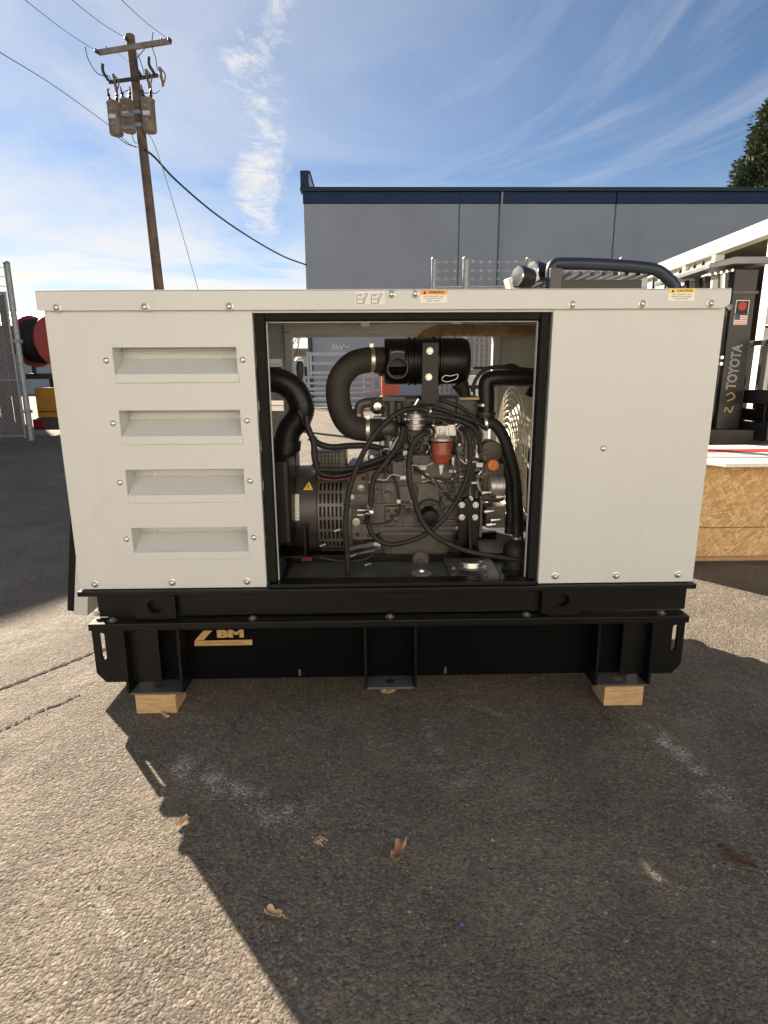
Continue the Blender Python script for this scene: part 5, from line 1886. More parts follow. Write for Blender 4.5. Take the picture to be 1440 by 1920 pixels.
# ---- alternator
AY, AZ = .47, (-0.2735,0.47,0.6412)[2]
ax0 = (-0.3796,0.3,0.7901)[0]
ax1 = (-0.2655,0.29,0.7907)[0]
ax2 = (-0.1727,0.29,0.7898)[0]
ax3 = (-0.1283,0.29,0.7894)[0]
RA = .178
mb = MB()
mb.lathe((ax0-.06, AY, AZ), (1, 0, 0), [(0, RA*.75), (.01, RA*.93), (.05, RA*.95), (.06, RA), (ax1-ax0+.05, RA), (ax1-ax0+.058, RA*.97)], 40)
alt = mb.build('alternator', 'iron', gen, smooth=40)
mb = MB()
mb.lathe((ax1+.001, AY, AZ), (1, 0, 0), [(0, RA*.90), (ax2-ax1, RA*.90)], 32)
mb.build('alternator_core', 'ink', alt)
mb = MB()
L_ = ax2-ax1
for k in range(64):
    a = 2*math.pi*k/64
    p = Vector((ax1+.002, AY+math.cos(a)*RA*.985, AZ+math.sin(a)*RA*.985))
    pass
nr = 7
for k in range(nr):
    x_ = ax1+.002+L_*k/(nr-1)
    mb.lathe((x_-.0035, AY, AZ), (1, 0, 0), [(0, RA*.93), (0, RA*1.01), (.007, RA*1.01), (.007, RA*.93)], 40)
for k in range(22):
    a = 2*math.pi*k/22
    mb.obox((ax1+L_/2, AY+math.cos(a)*RA*.985, AZ+math.sin(a)*RA*.985), (L_, .007, .012), (a, 0, 0))
mb.build('alternator_grille', 'engine', alt)
mb = MB()
mb.lathe((ax2+.002, AY, AZ), (1, 0, 0), [(0, RA*1.02), (.012, RA*1.04), (.022, RA*1.04), (.022, RA*1.10), (.036, RA*1.10), (.036, RA*1.0), (ax3-ax2+.03, RA*1.02)], 40)
mb.build('alternator_flange', 'engine', alt)
# warning triangle and plate on the alternator
c_ = Vector((-0.3019,0.3,0.7584))
def on_drum(px_, py_off=0.002):
    z_ = px_[2]
    dz_ = z_-AZ
    return Vector((px_[0], AY-math.sqrt(max(0, (RA+py_off)**2-dz_**2)), z_))
tri = [on_drum((-0.3013,0.3,0.7749)), on_drum((-0.3227,0.3,0.7462)), on_drum((-0.2841,0.3,0.7458))]
mb = MB()
mb.add([*tri, *[p+Vector((0, .002, 0)) for p in tri]], [(0, 1, 2), (5, 4, 3), (0, 3, 4, 1), (1, 4, 5, 2), (2, 5, 3, 0)])
mb.build('hazard_triangle', 'lyellow', alt, smooth=0)
m_ = sum(tri, Vector())/3
mb = MB()
mb.box(m_.x-.0018, m_.y-.003, m_.z-.004, m_.x+.0018, m_.y-.0012, m_.z+.009)
mb.box(m_.x-.0018, m_.y-.003, m_.z-.010, m_.x+.0018, m_.y-.0012, m_.z-.006)
mb.build('hazard_mark', 'ink', alt, smooth=0)
vs = []
n = 8
for i in range(n+1):
    z_t_ = (-0.3557,0.3,0.732)[2]+((-0.3597,0.3,0.6335)[2]-(-0.3557,0.3,0.732)[2])*i/n
    for xp in ((-0.3718,0.3,0.6863)[0], (-0.3371,0.3,0.6859)[0]):
        vs.append(on_drum((xp, 0, z_t_), .0025))
mb = MB()
mb.add(vs, [(2*i, 2*i+2, 2*i+3, 2*i+1) for i in range(n)])
mb.build('rating_plate', 'label', alt, smooth=60)
p_ = on_drum((-0.3603,0.3,0.7196), .004)
text_mesh('rating_letter', 'D', 'redink', .013, .012, (p_.x, p_.y, p_.z), alt, bold=.04)
mb = MB()
for i in range(5):
    q_ = on_drum((0, 0, (-0.357,0.3,0.7008)[2]-.014*i), .0035)
    mb.box((-0.3678,0.3,0.6862)[0], q_.y-.0004, q_.z-.001, (-0.3433,0.3,0.686)[0], q_.y, q_.z+.001)
mb.build('rating_lines', 'greyink', alt, smooth=0)
# small vented box above the alternator
r = (-0.2823,0.8120,-0.1584,0.8911)
mb = MB()
mb.slab(*r, .375, .2)
vb = mb.build('vent_box', 'engine', gen, bevel=.006)
mb = MB()
for i in range(7):
    for j in range(5):
        x_ = r[0]+.012+(r[2]-r[0])*.66*i/6
        z_ = r[1]+.012+(r[3]-r[1]-.024)*j/4
        mb.box(x_, .3735, z_, x_+.007, .3748, z_+.009)
mb.build('vent_holes', 'ink', vb, smooth=0)
# black control box at left with its bracket
r = (-0.4424,0.5650,-0.3524,0.8851)
mb = MB()
mb.slab(*r, .17, .34)
mb.build('control_box', 'duct', gen, bevel=.018, seg=3)
mb = MB()
mb.bar((-0.3023,0.17,0.6265), (-0.3058,0.17,0.5291), .006, .006)
mb.slab(-0.4174,0.5257,-0.3039,0.5338, .15, .14)
mb.slab(-0.3060,0.5291,-0.3002,0.6264, .155, .12)
build_each(mb, 'box_bracket', 'black', gen, bevel=.001)
# ---- bell housing
r = (-0.1497,0.5826,-0.0402,0.8314)
mb = MB()
mb.slab(r[0], r[1], r[2], r[3], .285, .36)
bell = mb.build('bell_housing', 'engine', gen, bevel=.012, seg=3)
mb = MB()
mb.slab(-0.1477,0.7560,-0.0796,0.8230, .272, .015)
mb.slab(-0.1430,0.7045,-0.0522,0.7395, .274, .015)
mb.slab(-0.1578,0.6859,-0.0445,0.6942, .268, .020)
mb.slab(-0.1309,0.5611,-0.0538,0.5864, .262, .05)
mb.slab(-0.1346,0.5633,-0.0576,0.6240, .26, .012)
build_each(mb, 'bell_ribs', 'engine', bell, bevel=.003)
mb = MB()
mb.lathe((-0.1,0.27,0.7641), (0, -1, 0), [(0, .016), (.006, .015), (.010, .010), (.011, .001)], 18)
mb.lathe((-0.118,0.26,0.6343), (0, -1, 0), [(0, .015), (.008, .015), (.009, .009), (.006, .008)], 16)
build_each(mb, 'plug', 'alu', bell)
mb = MB()
for p in ((-0.0895,0.27,0.7986), (-0.1145,0.25,0.5845), (-0.0699,0.25,0.584)):
    mb.lathe((p[0], p[1]-.006, p[2]), (0, 1, 0), [(0, .007), (.012, .007)], 12)
build_each(mb, 'bolt_hole', 'ink', bell)
mb = MB()
mb.bar((-0.1467,0.27,0.5262), (-0.054,0.27,0.5465), .03, .016)
mb.bar((-0.1472,0.27,0.5005), (-0.0501,0.27,0.5208), .03, .010)
build_each(mb, 'housing_foot', 'engine', bell, bevel=.003)

# ---- engine block
r = (-0.0721,0.5999,0.2833,0.8873)
bx0, bz0, bx1, bz1 = r
mb = MB()
mb.slab(bx0, bz0, bx1, bz1, .27, .36)
blk = mb.build('engine_block', 'engine', gen, bevel=.010, seg=3)
mb = MB()
ribs = MB()
for rr_ in ((-0.0737,0.5996,0.2885,0.6121), (-0.0726,0.6961,0.1287,0.7043), (-0.0481,0.7051,-0.0401,0.7845), (-0.0180,0.7048,-0.0100,0.7842), (0.0440,0.7041,0.0501,0.7816),
            (0.0582,0.6189,0.0643,0.6937), (0.1047,0.6184,0.1128,0.6932), (-0.0417,0.7777,0.1080,0.7838), (0.1498,0.6032,0.1600,0.6179), (0.2145,0.6294,0.2837,0.6378)):
    ribs.slab(*rr_, .256, .02)
build_each(ribs, 'block_rib', 'engine', blk, bevel=.0025)
for rr_, y_, d_ in (((-0.0086,0.6186,0.0438,0.6932), .252, .03), ((0.0660,0.6553,0.1022,0.6966), .256, .02), ((-0.0396,0.7871,0.0120,0.8233), .25, .03),
                    ((0.0438,0.7090,0.0998,0.7701), .256, .03), ((0.1138,0.7123,0.1979,0.7815), .25, .03), ((0.1185,0.6214,0.1731,0.6918), .254, .02),
                    ((0.0181,0.8046,0.0874,0.8705), .25, .04), ((-0.0707,0.8354,0.0082,0.8752), .25, .04)):
    mb = MB()
    mb.slab(*rr_, y_, d_)
    mb.build('block_cover', 'engine', blk, bevel=.006, seg=3)
mb = MB()
for p, r_ in (((0.0036,0.25,0.6768), .006), ((0.0317,0.25,0.6766), .006), ((0.0034,0.25,0.6354), .006), ((0.0317,0.25,0.6351), .006), ((0.0176,0.25,0.656), .010), ((0.0821,0.25,0.676), .012),
              ((0.2045,0.25,0.7159), .006), ((0.2708,0.25,0.6325), .006)):
    mb.lathe((p[0], p[1]-.002, p[2]), (0, 1, 0), [(0, r_), (.01, r_)], 12)
build_each(mb, 'block_hole', 'ink', blk)
mb = MB()
for p, r_ in (((-0.0002,0.25,0.7343), .014), ((-0.0381,0.25,0.7489), .008), ((0.1379,0.25,0.7431), .012), ((0.0795,0.25,0.8344), .02), ((0.2295,0.25,0.6703), .015), ((0.1722,0.25,0.7224), .010)):
    mb.lathe((p[0], p[1]+.01, p[2]), (0, -1, 0), [(0, r_*1.2), (.006, r_), (.014, r_), (.014, r_*.45), (.008, r_*.4)], 16)
build_each(mb, 'block_boss', 'engine', blk)
# dark bore of the starter hole and its ring
mb = MB()
p = (0.1577,0.24,0.6775)
mb.lathe((p[0], p[1]+.02, p[2]), (0, -1, 0), [(0, .048), (.02, .046), (.026, .040), (.026, .034), (.004, .033)], 26)
mb.build('starter_ring', 'iron', blk)
# oil filter
mb = MB()
p = (0.1579,0.22,0.6616)
mb.lathe((p[0], .30, p[2]+.004), (0, -1, -.12), [(0, .030), (.02, .034), (.085, .034), (.095, .030), (.098, .01)], 24)
mb.build('oil_filter', 'duct', gen)
# ---- oil pan
r = (-0.0417,0.4517,0.2835,0.5902)
mb = MB()
x0, z0, x1, z1 = r
mb.add([(x0, .29, z1), (x1, .29, z1), (x1, .62, z1), (x0, .62, z1), (x0+.03, .315, z0+.012), (x1-.045, .315, z0+.012), (x1-.045, .59, z0+.012), (x0+.03, .59, z0+.012)],
       [(3, 2, 1, 0), (4, 5, 6, 7), (0, 1, 5, 4), (1, 2, 6, 5), (2, 3, 7, 6), (3, 0, 4, 7)])
pan_ = mb.build('oil_pan', 'engine', gen, bevel=.022, seg=4)
mb = MB()
mb.slab(x0-.012, z1-.002, x1+.012, z1+.006, .272, .36)
mb.build('pan_flange', 'engine', pan_, bevel=.002)
mb = MB()
p = (0.1306,0.28,0.4722)
mb.lathe((p[0], .335, p[2]), (0, -1, 0), [(0, .036), (.05, .034), (.056, .030)], 20)
mb.lathe((p[0], .279, p[2]-.004), (0, -1, 0), [(0, .011), (.014, .011)], 6)
mb.build('drain_plug', 'engine', pan_)

# ---- cylinder head, valve cover, manifold
mb = MB()
mb.slab(-0.0257,0.8804,0.3657,0.9855, .32, .28)
hd = mb.build('cylinder_head', 'iron', gen, bevel=.008)
mb = MB()
mb.slab(-0.0077,0.9807,0.3632,1.0983, .385, .17)
mb.build('valve_cover', 'iron', gen, bevel=.02, seg=3)
mb = MB()
for k in range(9):
    x_ = (0.0005,0.31,0.9875)[0]+.043*k
    mb.slab(x_, (-0.0504,0.31,0.8957)[2], x_+.010, (-0.0496,0.31,0.9759)[2], .308, .02)
build_each(mb, 'head_rib', 'engine', hd, bevel=.002)
mb = MB()
mb.slab(-0.0496,0.9367,0.0342,1.0238, .31, .10)
mb.slab(-0.0262,0.8926,-0.0061,0.9367, .31, .03)
mb.slab(0.0060,0.8923,0.0260,0.9365, .31, .03)
mb.build('intake_manifold', 'alu', gen, bevel=.006)
mb = MB()
mb.slab(0.2692,1.0056,0.3633,1.0940, .37, .12)
mb.build('thermostat_box', 'iron', gen, bevel=.006)
# pipe elbow and chrome cap at left of the head
mb = MB()
mb.tube([(-0.1059,0.34,1.002),(-0.1053,0.34,1.0419),(-0.0928,0.34,1.0696),(-0.0485,0.34,1.0772),(-0.0164,0.34,1.077)], 0.0182, 14, 6)
mb.build('coolant_pipe', 'iron', gen)
mb = MB()
mb.tube([(-0.1053,0.335,1.0342),(-0.1056,0.335,1.0143),(-0.1058,0.335,0.9983)], 0.0212, 14, 4)
mb.build('pipe_end', 'brass', gen)
mb = MB()
mb.lathe((-0.0329,0.31,1.0626), (0, -1, 0), [(-.03, .030), (0, .030), (.002, .028), (.006, .020), (.012, .014), (.014, .002)], 20)
mb.build('filler_cap', 'chrome', gen)
mb = MB()
for (p, q, r_) in (((-0.0043,0.34,1.071), (-0.0047,0.34,1.0053), .014), ((0.0218,0.34,1.0807), (0.0216,0.34,0.985), .018), ((0.048,0.34,1.0746), (0.048,0.34,1.0009), .013)):
    mb.cyl(p, q, r_, 12)
mb.slab(-0.0165,1.0810,0.0715,1.0967, .33, .04)
build_each(mb, 'injector_stub', 'iron', gen, bevel=.001)

# ---- air cleaner
ACY = .46
acz = (0.1511,0.34,1.2278)[2]
ac0, ac1 = (-0.0077,0.33,1.2283)[0], (0.3243,0.33,1.2266)[0]
RC = 0.0901
LL = ac1-ac0
mb = MB()
prof = [(0, RC*.62), (.004, RC*.93), (.012, RC*.97), (LL*.28, RC*.97), (LL*.29, RC*1.02), (LL*.315, RC*1.02), (LL*.325, RC*.97), (LL*.345, RC*.97), (LL*.355, RC*1.02), (LL*.38, RC*1.02), (LL*.39, RC*.97),
        (LL*.56, RC*.98), (LL*.57, RC*1.06), (LL*.60, RC*1.06), (LL*.61, RC*.98), (LL*.64, RC*.98), (LL*.65, RC*1.04), (LL*.67, RC*1.04), (LL*.68, RC*.98), (LL*.94, RC*.97), (LL*.975, RC*.92), (LL, RC*.80), (LL, RC*.3)]
mb.lathe((ac0, ACY, acz), (1, 0, 0), prof, 44)
acl = mb.build('air_cleaner', 'duct', gen, smooth=30)
mb = MB()
mb.lathe((ac0-.045, ACY, acz), (1, 0, 0), [(0, RC*.50), (.02, RC*.50), (.025, RC*.60), (.046, RC*.64)], 30)
mb.build('outlet_neck', 'duct', acl)
# inlet stub facing the camera
p = (0.0413,0.28,1.2004)
rs = 0.0377
mb = MB()
n = 28
mb.lathe((p[0], .42, p[2]), (0, -1, 0), [(0, rs*1.15), (.02, rs*1.05), (.115, rs*1.0), (.128, rs*1.04), (.135, rs*1.02), (.135, rs*.90), (.06, rs*.88), (.03, rs*.86)], n)
mb.build('inlet_stub', 'duct', acl)
mb = MB()
mb.prism([(p[0]-rs*1.0, p[2]), (p[0]-rs*.85, p[2]+rs*1.9), (p[0]+rs*.85, p[2]+rs*1.9), (p[0]+rs*1.0, p[2])], .345, .42)
mb.build('inlet_boss', 'duct', acl, bevel=.008, seg=3)
mb = MB()
mb.tube([(0.0182,0.335,1.255),(0.032,0.335,1.2588),(0.0556,0.335,1.2586),(0.0675,0.335,1.2548)], .003, 6, 4)
mb.build('inlet_mark', 'greyink', acl)
# strap bracket
r = (0.1335,1.0689,0.1927,1.2910)
mb = MB()
x0, z0, x1, z1 = r
mb.prism([(x0, z1), (x1, z1), (x1, z0+.06), (x1+.012, z0), (x0-.045, z0), (x0-.040, z0+.010), (x0-.002, z0+.014)], .318, .326)
br = mb.build('cleaner_bracket', 'black', gen, bevel=.001)
for q in ((0.1604,0.318,1.2612), (0.1576,0.318,1.1679)):
    inst(HEX, 'bolt', (q[0], .318, q[2]), br, (0, 0, 0), 1.15)
mb = MB()
mb.tube([(0.203,0.3,1.1618),(0.2166,0.3,1.1732),(0.2362,0.3,1.1712),(0.2617,0.3,1.1767),(0.2581,0.3,1.1615),(0.2386,0.3,1.154),(0.219,0.3,1.1503),(0.2031,0.3,1.158)], .0016, 6, 5)
mb.build('dangling_tie', 'palelabel', acl)
# drain snout of the cleaner
mb = MB()
mb.tube([(0.2852,0.4,1.1455),(0.2981,0.4,1.1213),(0.3113,0.4,1.0929)], lambda t: .034*(1-.45*t), 12, 4)
mb.build('dust_valve', 'rubber', acl)

# ---- intake hose with clamps
mb = MB()
ih = [(-0.023,0.36,1.2313),(-0.0668,0.34,1.2308),(-0.126,0.33,1.2137),(-0.1719,0.32,1.1602),(-0.1788,0.31,1.0966),(-0.1641,0.305,1.0324),(-0.1291,0.3,0.9892),(-0.0696,0.3,0.9769),(-0.0177,0.3,0.9765)]
mb.tube(ih, lambda t: .0462-.003*t, 24, 8)
iho = mb.build('intake_hose', 'hose', gen)
def clamp(pt, ax_, r_, parent):
    mb = MB()
    mb.lathe(Vector(pt)-Vector(ax_).normalized()*.007, ax_, [(0, r_*.98), (.0, r_*1.03), (.003, r_*1.045), (.011, r_*1.045), (.014, r_*1.03), (.014, r_*.98)], 28)
    mb.obox(Vector(pt)+Vector((.0, -.012, r_*1.06)), (.014, .028, .013), (0, 0, 0))
    mb.build('hose_clamp', 'zinc', parent, smooth=30)
clamp((-0.0529,0.345,1.2309), (1, .15, 0), .048, iho)
clamp((-0.0696,0.3,0.9769), (1, 0, 0), .0455, iho)
mb = MB()
mb.tube([(-0.0496,0.305,0.9764),(-0.0176,0.305,0.9761),(0.0104,0.305,0.9799)], .040, 20, 5)
mb.ball((0.0064,0.305,0.9799), .040, 18, 10)
mb.build('intake_elbow', 'iron', gen)

# ---- heat wrapped exhaust
mb = MB()
def wr(t):
    return .0235+.0012*math.sin(t*170)
mb.tube([(0.1578,0.6,1.2058),(0.1482,0.6,1.2913),(0.1654,0.6,1.3293),(0.2135,0.6,1.3501),(0.2837,0.6,1.3561),(0.3937,0.6,1.3536),(0.526,0.6,1.3509),(0.6498,0.6,1.3483)], wr, 16, 22)
mb.build('exhaust_pipe', 'wrap', gen, smooth=60)
mb = MB()
mb.lathe((0.2882,0.6,1.3519), (1, 0, 0), [(0, .024), (.001, .0262), (.006, .0262), (.007, .024)], 20)
mb.lathe((0.6278,0.6,1.3463), (1, 0, 0), [(0, .024), (.001, .027), (.016, .027), (.017, .024)], 20)
mb.build('exhaust_band', 'wrap', gen)

# ---- corrugated air duct at left
mb = MB()
mb.tube([(-0.5078,0.36,1.1621),(-0.4479,0.36,1.1637),(-0.3925,0.36,1.1536),(-0.3458,0.36,1.1219),(-0.3199,0.36,1.0623),(-0.3338,0.36,1.0163),(-0.3657,0.36,0.9802),(-0.3816,0.36,0.9417),(-0.3923,0.36,0.8842),(-0.3992,0.36,0.822)], .047, 20, 14, wav=0.0)
dc = mb.build('air_duct', 'duct', gen)
mb = MB()
P_ = catmull([(-0.5078,0.36,1.1621),(-0.4479,0.36,1.1637),(-0.3925,0.36,1.1536),(-0.3458,0.36,1.1219),(-0.3199,0.36,1.0623),(-0.3338,0.36,1.0163),(-0.3657,0.36,0.9802)], 14)
for i in range(38, 74, 2):
    if i+1 < len(P_):
        t_ = (P_[i+1]-P_[i-1]).normalized()
        mb.lathe(P_[i]-t_*.002, t_, [(0, .046), (.001, .0495), (.003, .0495), (.004, .046)], 20)
mb.build('duct_rings', 'duct', dc)
mb = MB()
mb.tube([(-0.3818,0.36,0.9376),(-0.3875,0.36,0.9007)], .056, 18, 4, smooth=False)
mb.build('duct_collar', 'duct', dc)

# ---- radiator, fan and guard at right
FX = .545
fc = Vector((FX, .52, (0.562,0.52,0.8608)[2]))
FR = .255
mb = MB()
mb.box(.705, .12, fc.z-.36, .775, .90, fc.z+.36)
rad = mb.build('radiator', 'core', gen, bevel=.004)
mb = MB()
for k in range(44):
    z_ = fc.z-.34+.0155*k
    mb.box(.698, .14, z_, .7045, .88, z_+.006)
build_each(mb, 'radiator_fin', 'core', rad, smooth=0)
mb = MB()
n = 40
vs = []
for (x_, r_) in ((.697, .31), (.66, .295), (.63, .287), (.615, .285)):
    for k in range(n):
        a = 2*math.pi*k/n
        vs.append((x_, fc.y+math.cos(a)*r_, fc.z+math.sin(a)*r_))
mb.add(vs, [(i*n+k, i*n+(k+1) % n, (i+1)*n+(k+1) % n, (i+1)*n+k) for i in range(3) for k in range(n)])
sh = mb.build('fan_shroud', 'black', gen)
sm = sh.modifiers.new('thick', 'SOLIDIFY')
sm.thickness = .003
fan = MB()
fan.lathe((FX+.005, fc.y, fc.z), (1, 0, 0), [(0, .03), (.01, .055), (.05, .055), (.055, .03)], 20)
fanp = fan.build('fan_hub', 'iron', gen)
for k in range(7):
    a = 2*math.pi*k/7
    u = Vector((0, math.cos(a), math.sin(a)))
    w = Vector((0, -math.sin(a), math.cos(a)))
    x_ = Vector((1, 0, 0))
    c0 = Vector((FX+.030, fc.y, fc.z))
    mb = MB()
    pts_ = []
    for (rr_, hw) in ((.05, .03), (.14, .045), (.235, .055)):
        for s_ in (-1, 1):
            pts_.append(c0+u*rr_+w*hw*s_+x_*(.022*s_))
    pts2 = [p+x_*.003 for p in pts_]
    mb.add(pts_+pts2, [(0, 1, 3, 2), (2, 3, 5, 4), (8, 9, 7, 6), (10, 11, 9, 8), (0, 2, 8, 6), (2, 4, 10, 8), (3, 1, 7, 9), (5, 3, 9, 11), (4, 5, 11, 10), (1, 0, 6, 7)])
    mb.build('fan_blade', 'core', fanp, smooth=50)
gd = MB()
for r_ in (.07, .095, .12, .145, .17, .195, .22, .245, .268):
    n = 48
    gd.tube([(FX-.025-.02*(1-(r_/.268)**2), fc.y+math.cos(2*math.pi*k/n)*r_, fc.z+math.sin(2*math.pi*k/n)*r_) for k in range(n)], .0034, 6, 1, smooth=False, closed=True)
for k in range(8):
    a = 2*math.pi*k/8+.2
    gd.tube([(FX-.043, fc.y+math.cos(a)*.06, fc.z+math.sin(a)*.06), (FX-.036, fc.y+math.cos(a)*.16, fc.z+math.sin(a)*.16), (FX-.025, fc.y+math.cos(a)*.27, fc.z+math.sin(a)*.27)], .0028, 6, 3)
build_each(gd, 'fan_guard', 'guard', gen)

# ---- big coolant hoses
def hose(name, pts, r_, mat='rubber', n=8, seg=14):
    mb = MB()
    mb.tube(pts, r_, seg, n)
    return mb.build(name, mat, gen)
hose('radiator_hose', [(0.585,0.34,1.1636),(0.5126,0.34,1.1621),(0.4423,0.34,1.1625),(0.3883,0.34,1.1569),(0.3769,0.34,1.1375),(0.3784,0.34,1.0922),(0.3804,0.34,1.0326)], .030, 'duct', 8, 18)
mb = MB()
mb.lathe((0.3802,0.34,1.0386), (0, 0, -1), [(0, .033), (.002, .036), (.012, .036), (.014, .033), (.03, .033), (.032, .036), (.042, .036), (.044, .032)], 22)
mb.build('thermostat_neck', 'iron', gen)
hose('coolant_hose', [(0.3523,0.26,0.9985),(0.3916,0.26,0.9983),(0.4267,0.26,0.9589),(0.4578,0.26,0.8796),(0.4818,0.26,0.7888),(0.4956,0.26,0.6652),(0.5025,0.26,0.5598)], 0.0214)
hose('coolant_hose', [(0.3793,0.28,0.8978),(0.4197,0.28,0.8914),(0.4477,0.28,0.8468),(0.4653,0.28,0.765),(0.476,0.28,0.6609),(0.4734,0.28,0.5761)], 0.0197)
mb = MB()
mb.lathe((0.3855,0.26,0.8941), (0, -1, 0), [(-.06, .045), (0, .045), (.004, .040), (.006, .01)], 24)
mb.build('water_pump', 'iron', gen)
# canister with bulb top
p = (0.4739,0.15,0.4576)
mb = MB()
zt_c = (0.4681,0.15,0.5867)[2]
zb_c = FL
hC = zt_c-zb_c
mb.lathe((p[0], .17, zb_c), (0, 0, 1), [(0, .050), (.012, .050), (.014, .044), (hC*.50, .042), (hC*.52, .047), (hC*.66, .047), (hC*.80, .042), (hC*.92, .028), (hC*.97, .014), (hC*1.1, .012)], 24)
cnb = mb.build('canister', 'rubber', gen, smooth=40)
mb = MB()
mb.lathe((p[0], .17, zt_c-.004), (0, 0, 1), [(0, .013), (.002, .016), (.010, .016), (.012, .013)], 16)
mb.build('canister_clamp', 'zinc', cnb)
hose('drain_hose', [(0.4738,0.17,0.5688),(0.4732,0.17,0.6258),(0.4803,0.22,0.6949),(0.4793,0.25,0.7906)], 0.0131)

# ---- fuel filter with red bowl
p = (0.1968,0.2,0.9376)
mb = MB()
mb.lathe((p[0], .22, (0.1967,0.2,0.9415)[2]), (0, 0, 1), [(0, .040), (.008, .041), (.012, .037), (.022, .030), (.026, .026)], 22)
mb.slab(0.1694,0.9529,0.2210,0.9985, .196, .05)
mb.slab(0.2133,0.9603,0.2477,1.0020, .20, .04)
fh = mb.build('filter_head', 'alu', gen, bevel=.003)
mb = MB()
q = (0.1892,0.19,0.9805)
mb.lathe((q[0], .196, q[2]), (0, -1, 0), [(0, .019), (.005, .019), (.007, .016), (.007, .011), (.004, .010), (.004, .004), (.010, .003)], 20)
mb.bar((q[0], .183, q[2]-.012), (q[0], .183, q[2]+.012), .004)
mb.build('filter_lever', 'alu', fh)
mb = MB()
zt_f, zb_f = (0.1968,0.2,0.9396)[2], (0.1982,0.2,0.8566)[2]
hF = zt_f-zb_f
mb.lathe((p[0], .22, zb_f), (0, 0, 1), [(0, .010), (.003, .026), (.012, .033), (hF*.45, .0355), (hF*.46, .0365), (hF*.98, .0365)], 26)
mb.build('filter_bowl', 'red', gen, smooth=45)
mb = MB()
mb.lathe((p[0], .22, zb_f-.001), (0, 0, -1), [(0, .010), (.012, .0095), (.013, .007), (.028, .0065), (.029, .004), (.036, .004)], 14)
mb.build('filter_drain', 'white', gen)
for q in ((0.1634,0.2,0.9987), (0.2453,0.2,1.0019)):
    mb = MB()
    mb.ball((q[0], .20, q[2]), .007, 10, 6)
    mb.build('bolt', 'chrome', fh)
# fuel regulator stack
mb = MB()
q = (0.1036,0.24,0.9807)
mb.lathe((q[0], .25, q[2]), (0, 0, 1), [(0, .026), (.012, .026), (.014, .034), (.02, .034), (.022, .022), (.035, .022), (.037, .036), (.043, .036), (.045, .030), (.058, .028), (.060, .008), (.085, .007), (.087, .003)], 22)
rg = mb.build('fuel_pump', 'alu', gen, smooth=30)
mb = MB()
mb.bar((0.0973,0.24,1.0648), (0.1125,0.24,1.0912), .005)
for q in ((0.0641,0.23,1.02), (0.0756,0.23,1.0181), (0.0889,0.23,1.0502), (0.0659,0.23,1.039)):
    mb.ball((q[0], q[1], q[2]), .006, 8, 6)
mb.build('pump_fitting', 'chrome', rg)
mb = MB()
mb.slab(0.0757,0.9320,0.1387,0.9790, .262, .05)
mb.build('pump_body', 'iron', gen, bevel=.006)
# solenoid on the bell housing
mb = MB()
q = (-0.0866,0.22,0.6765)
mb.lathe((q[0], .235, q[2]), (1, 0, 0), [(0, .014), (.002, .021), (.034, .021), (.036, .014)], 18)
mb.cyl((q[0]+.016, .235, q[2]+.018), (q[0]+.016, .235, q[2]+.034), .007, 10)
for dz_ in (-.010, .008):
    mb.cyl((q[0]-.026, .23, q[2]+dz_), (q[0], .23, q[2]+dz_), .005, 8)
mb.build('solenoid', 'zinc', gen, smooth=30)

# ---- injection pump cluster: many small fittings on the block's right end
cl_rnd = random.Random(21)
mb_i = MB()
mb_i.slab(0.2523,0.7128,0.3580,0.9032, .29, .12)
ip = mb_i.build('injection_pump', 'iron', gen, bevel=.006)
mb = MB()
mbz = MB()
for (xp, y0p, y1p) in zip([853 + 0*i for i in range(1)], [0], [0]):
    pass
cols = [(0.2703,0.26,0.8911),(0.2941,0.26,0.8909),(0.318,0.26,0.8907),(0.3418,0.26,0.8905),(0.3657,0.26,0.8903)]
for i, c_ in enumerate(cols):
    h_ = cl_rnd.uniform(.03, .06)
    mb.lathe((c_[0], c_[1], c_[2]-.02), (0, 0, 1), [(0, .012), (.014, .012), (.016, .008), (h_*.6, .008), (h_*.62, .011), (h_*.85, .011), (h_*.9, .006), (h_+.02, .005)], 8)
for k in range(34):
    x_ = cl_rnd.uniform(0, 1)
    z_ = cl_rnd.uniform(0, 1)
    a_ = (0.2254,0.6963,0.3603,0.9196)
    c_ = Vector((a_[0]+(a_[2]-a_[0])*x_, .268-cl_rnd.uniform(0, .025), a_[1]+(a_[3]-a_[1])*z_))
    d_ = cl_rnd.choice([(1, 0, 0), (0, 0, 1), (0, -1, 0), (0, 0, 1)])
    rr_ = cl_rnd.uniform(.005, .011)
    tgt = mbz if k % 5 == 0 else mb
    tgt.lathe(c_, d_, [(0, rr_), (.008, rr_), (.009, rr_*.65), (.022, rr_*.65), (.023, rr_*.9), (.03, rr_*.9)], cl_rnd.choice([6, 8, 12]))
build_each(mb, 'pump_fittings', 'engine', ip, smooth=30)
build_each(mbz, 'pump_nuts', 'zinc', ip, smooth=30)
mb = MB()
for k in range(26):
    a_ = (-0.0506,0.7841,0.2451,0.9915)
    c_ = Vector((a_[0]+(a_[2]-a_[0])*cl_rnd.random(), .262-cl_rnd.uniform(0, .02), a_[1]+(a_[3]-a_[1])*cl_rnd.random()))
    rr_ = cl_rnd.uniform(.005, .012)
    mb.lathe(c_, cl_rnd.choice([(1, 0, 0), (0, 0, 1), (0, -1, 0)]), [(0, rr_), (.01, rr_), (.011, rr_*.6), (.02, rr_*.6), (.022, rr_*.85), (.03, rr_*.8)], cl_rnd.choice([6, 8, 12]))
build_each(mb, 'head_fittings', 'iron', hd, smooth=30)
for k in range(4):
    x_ = 745+k*34
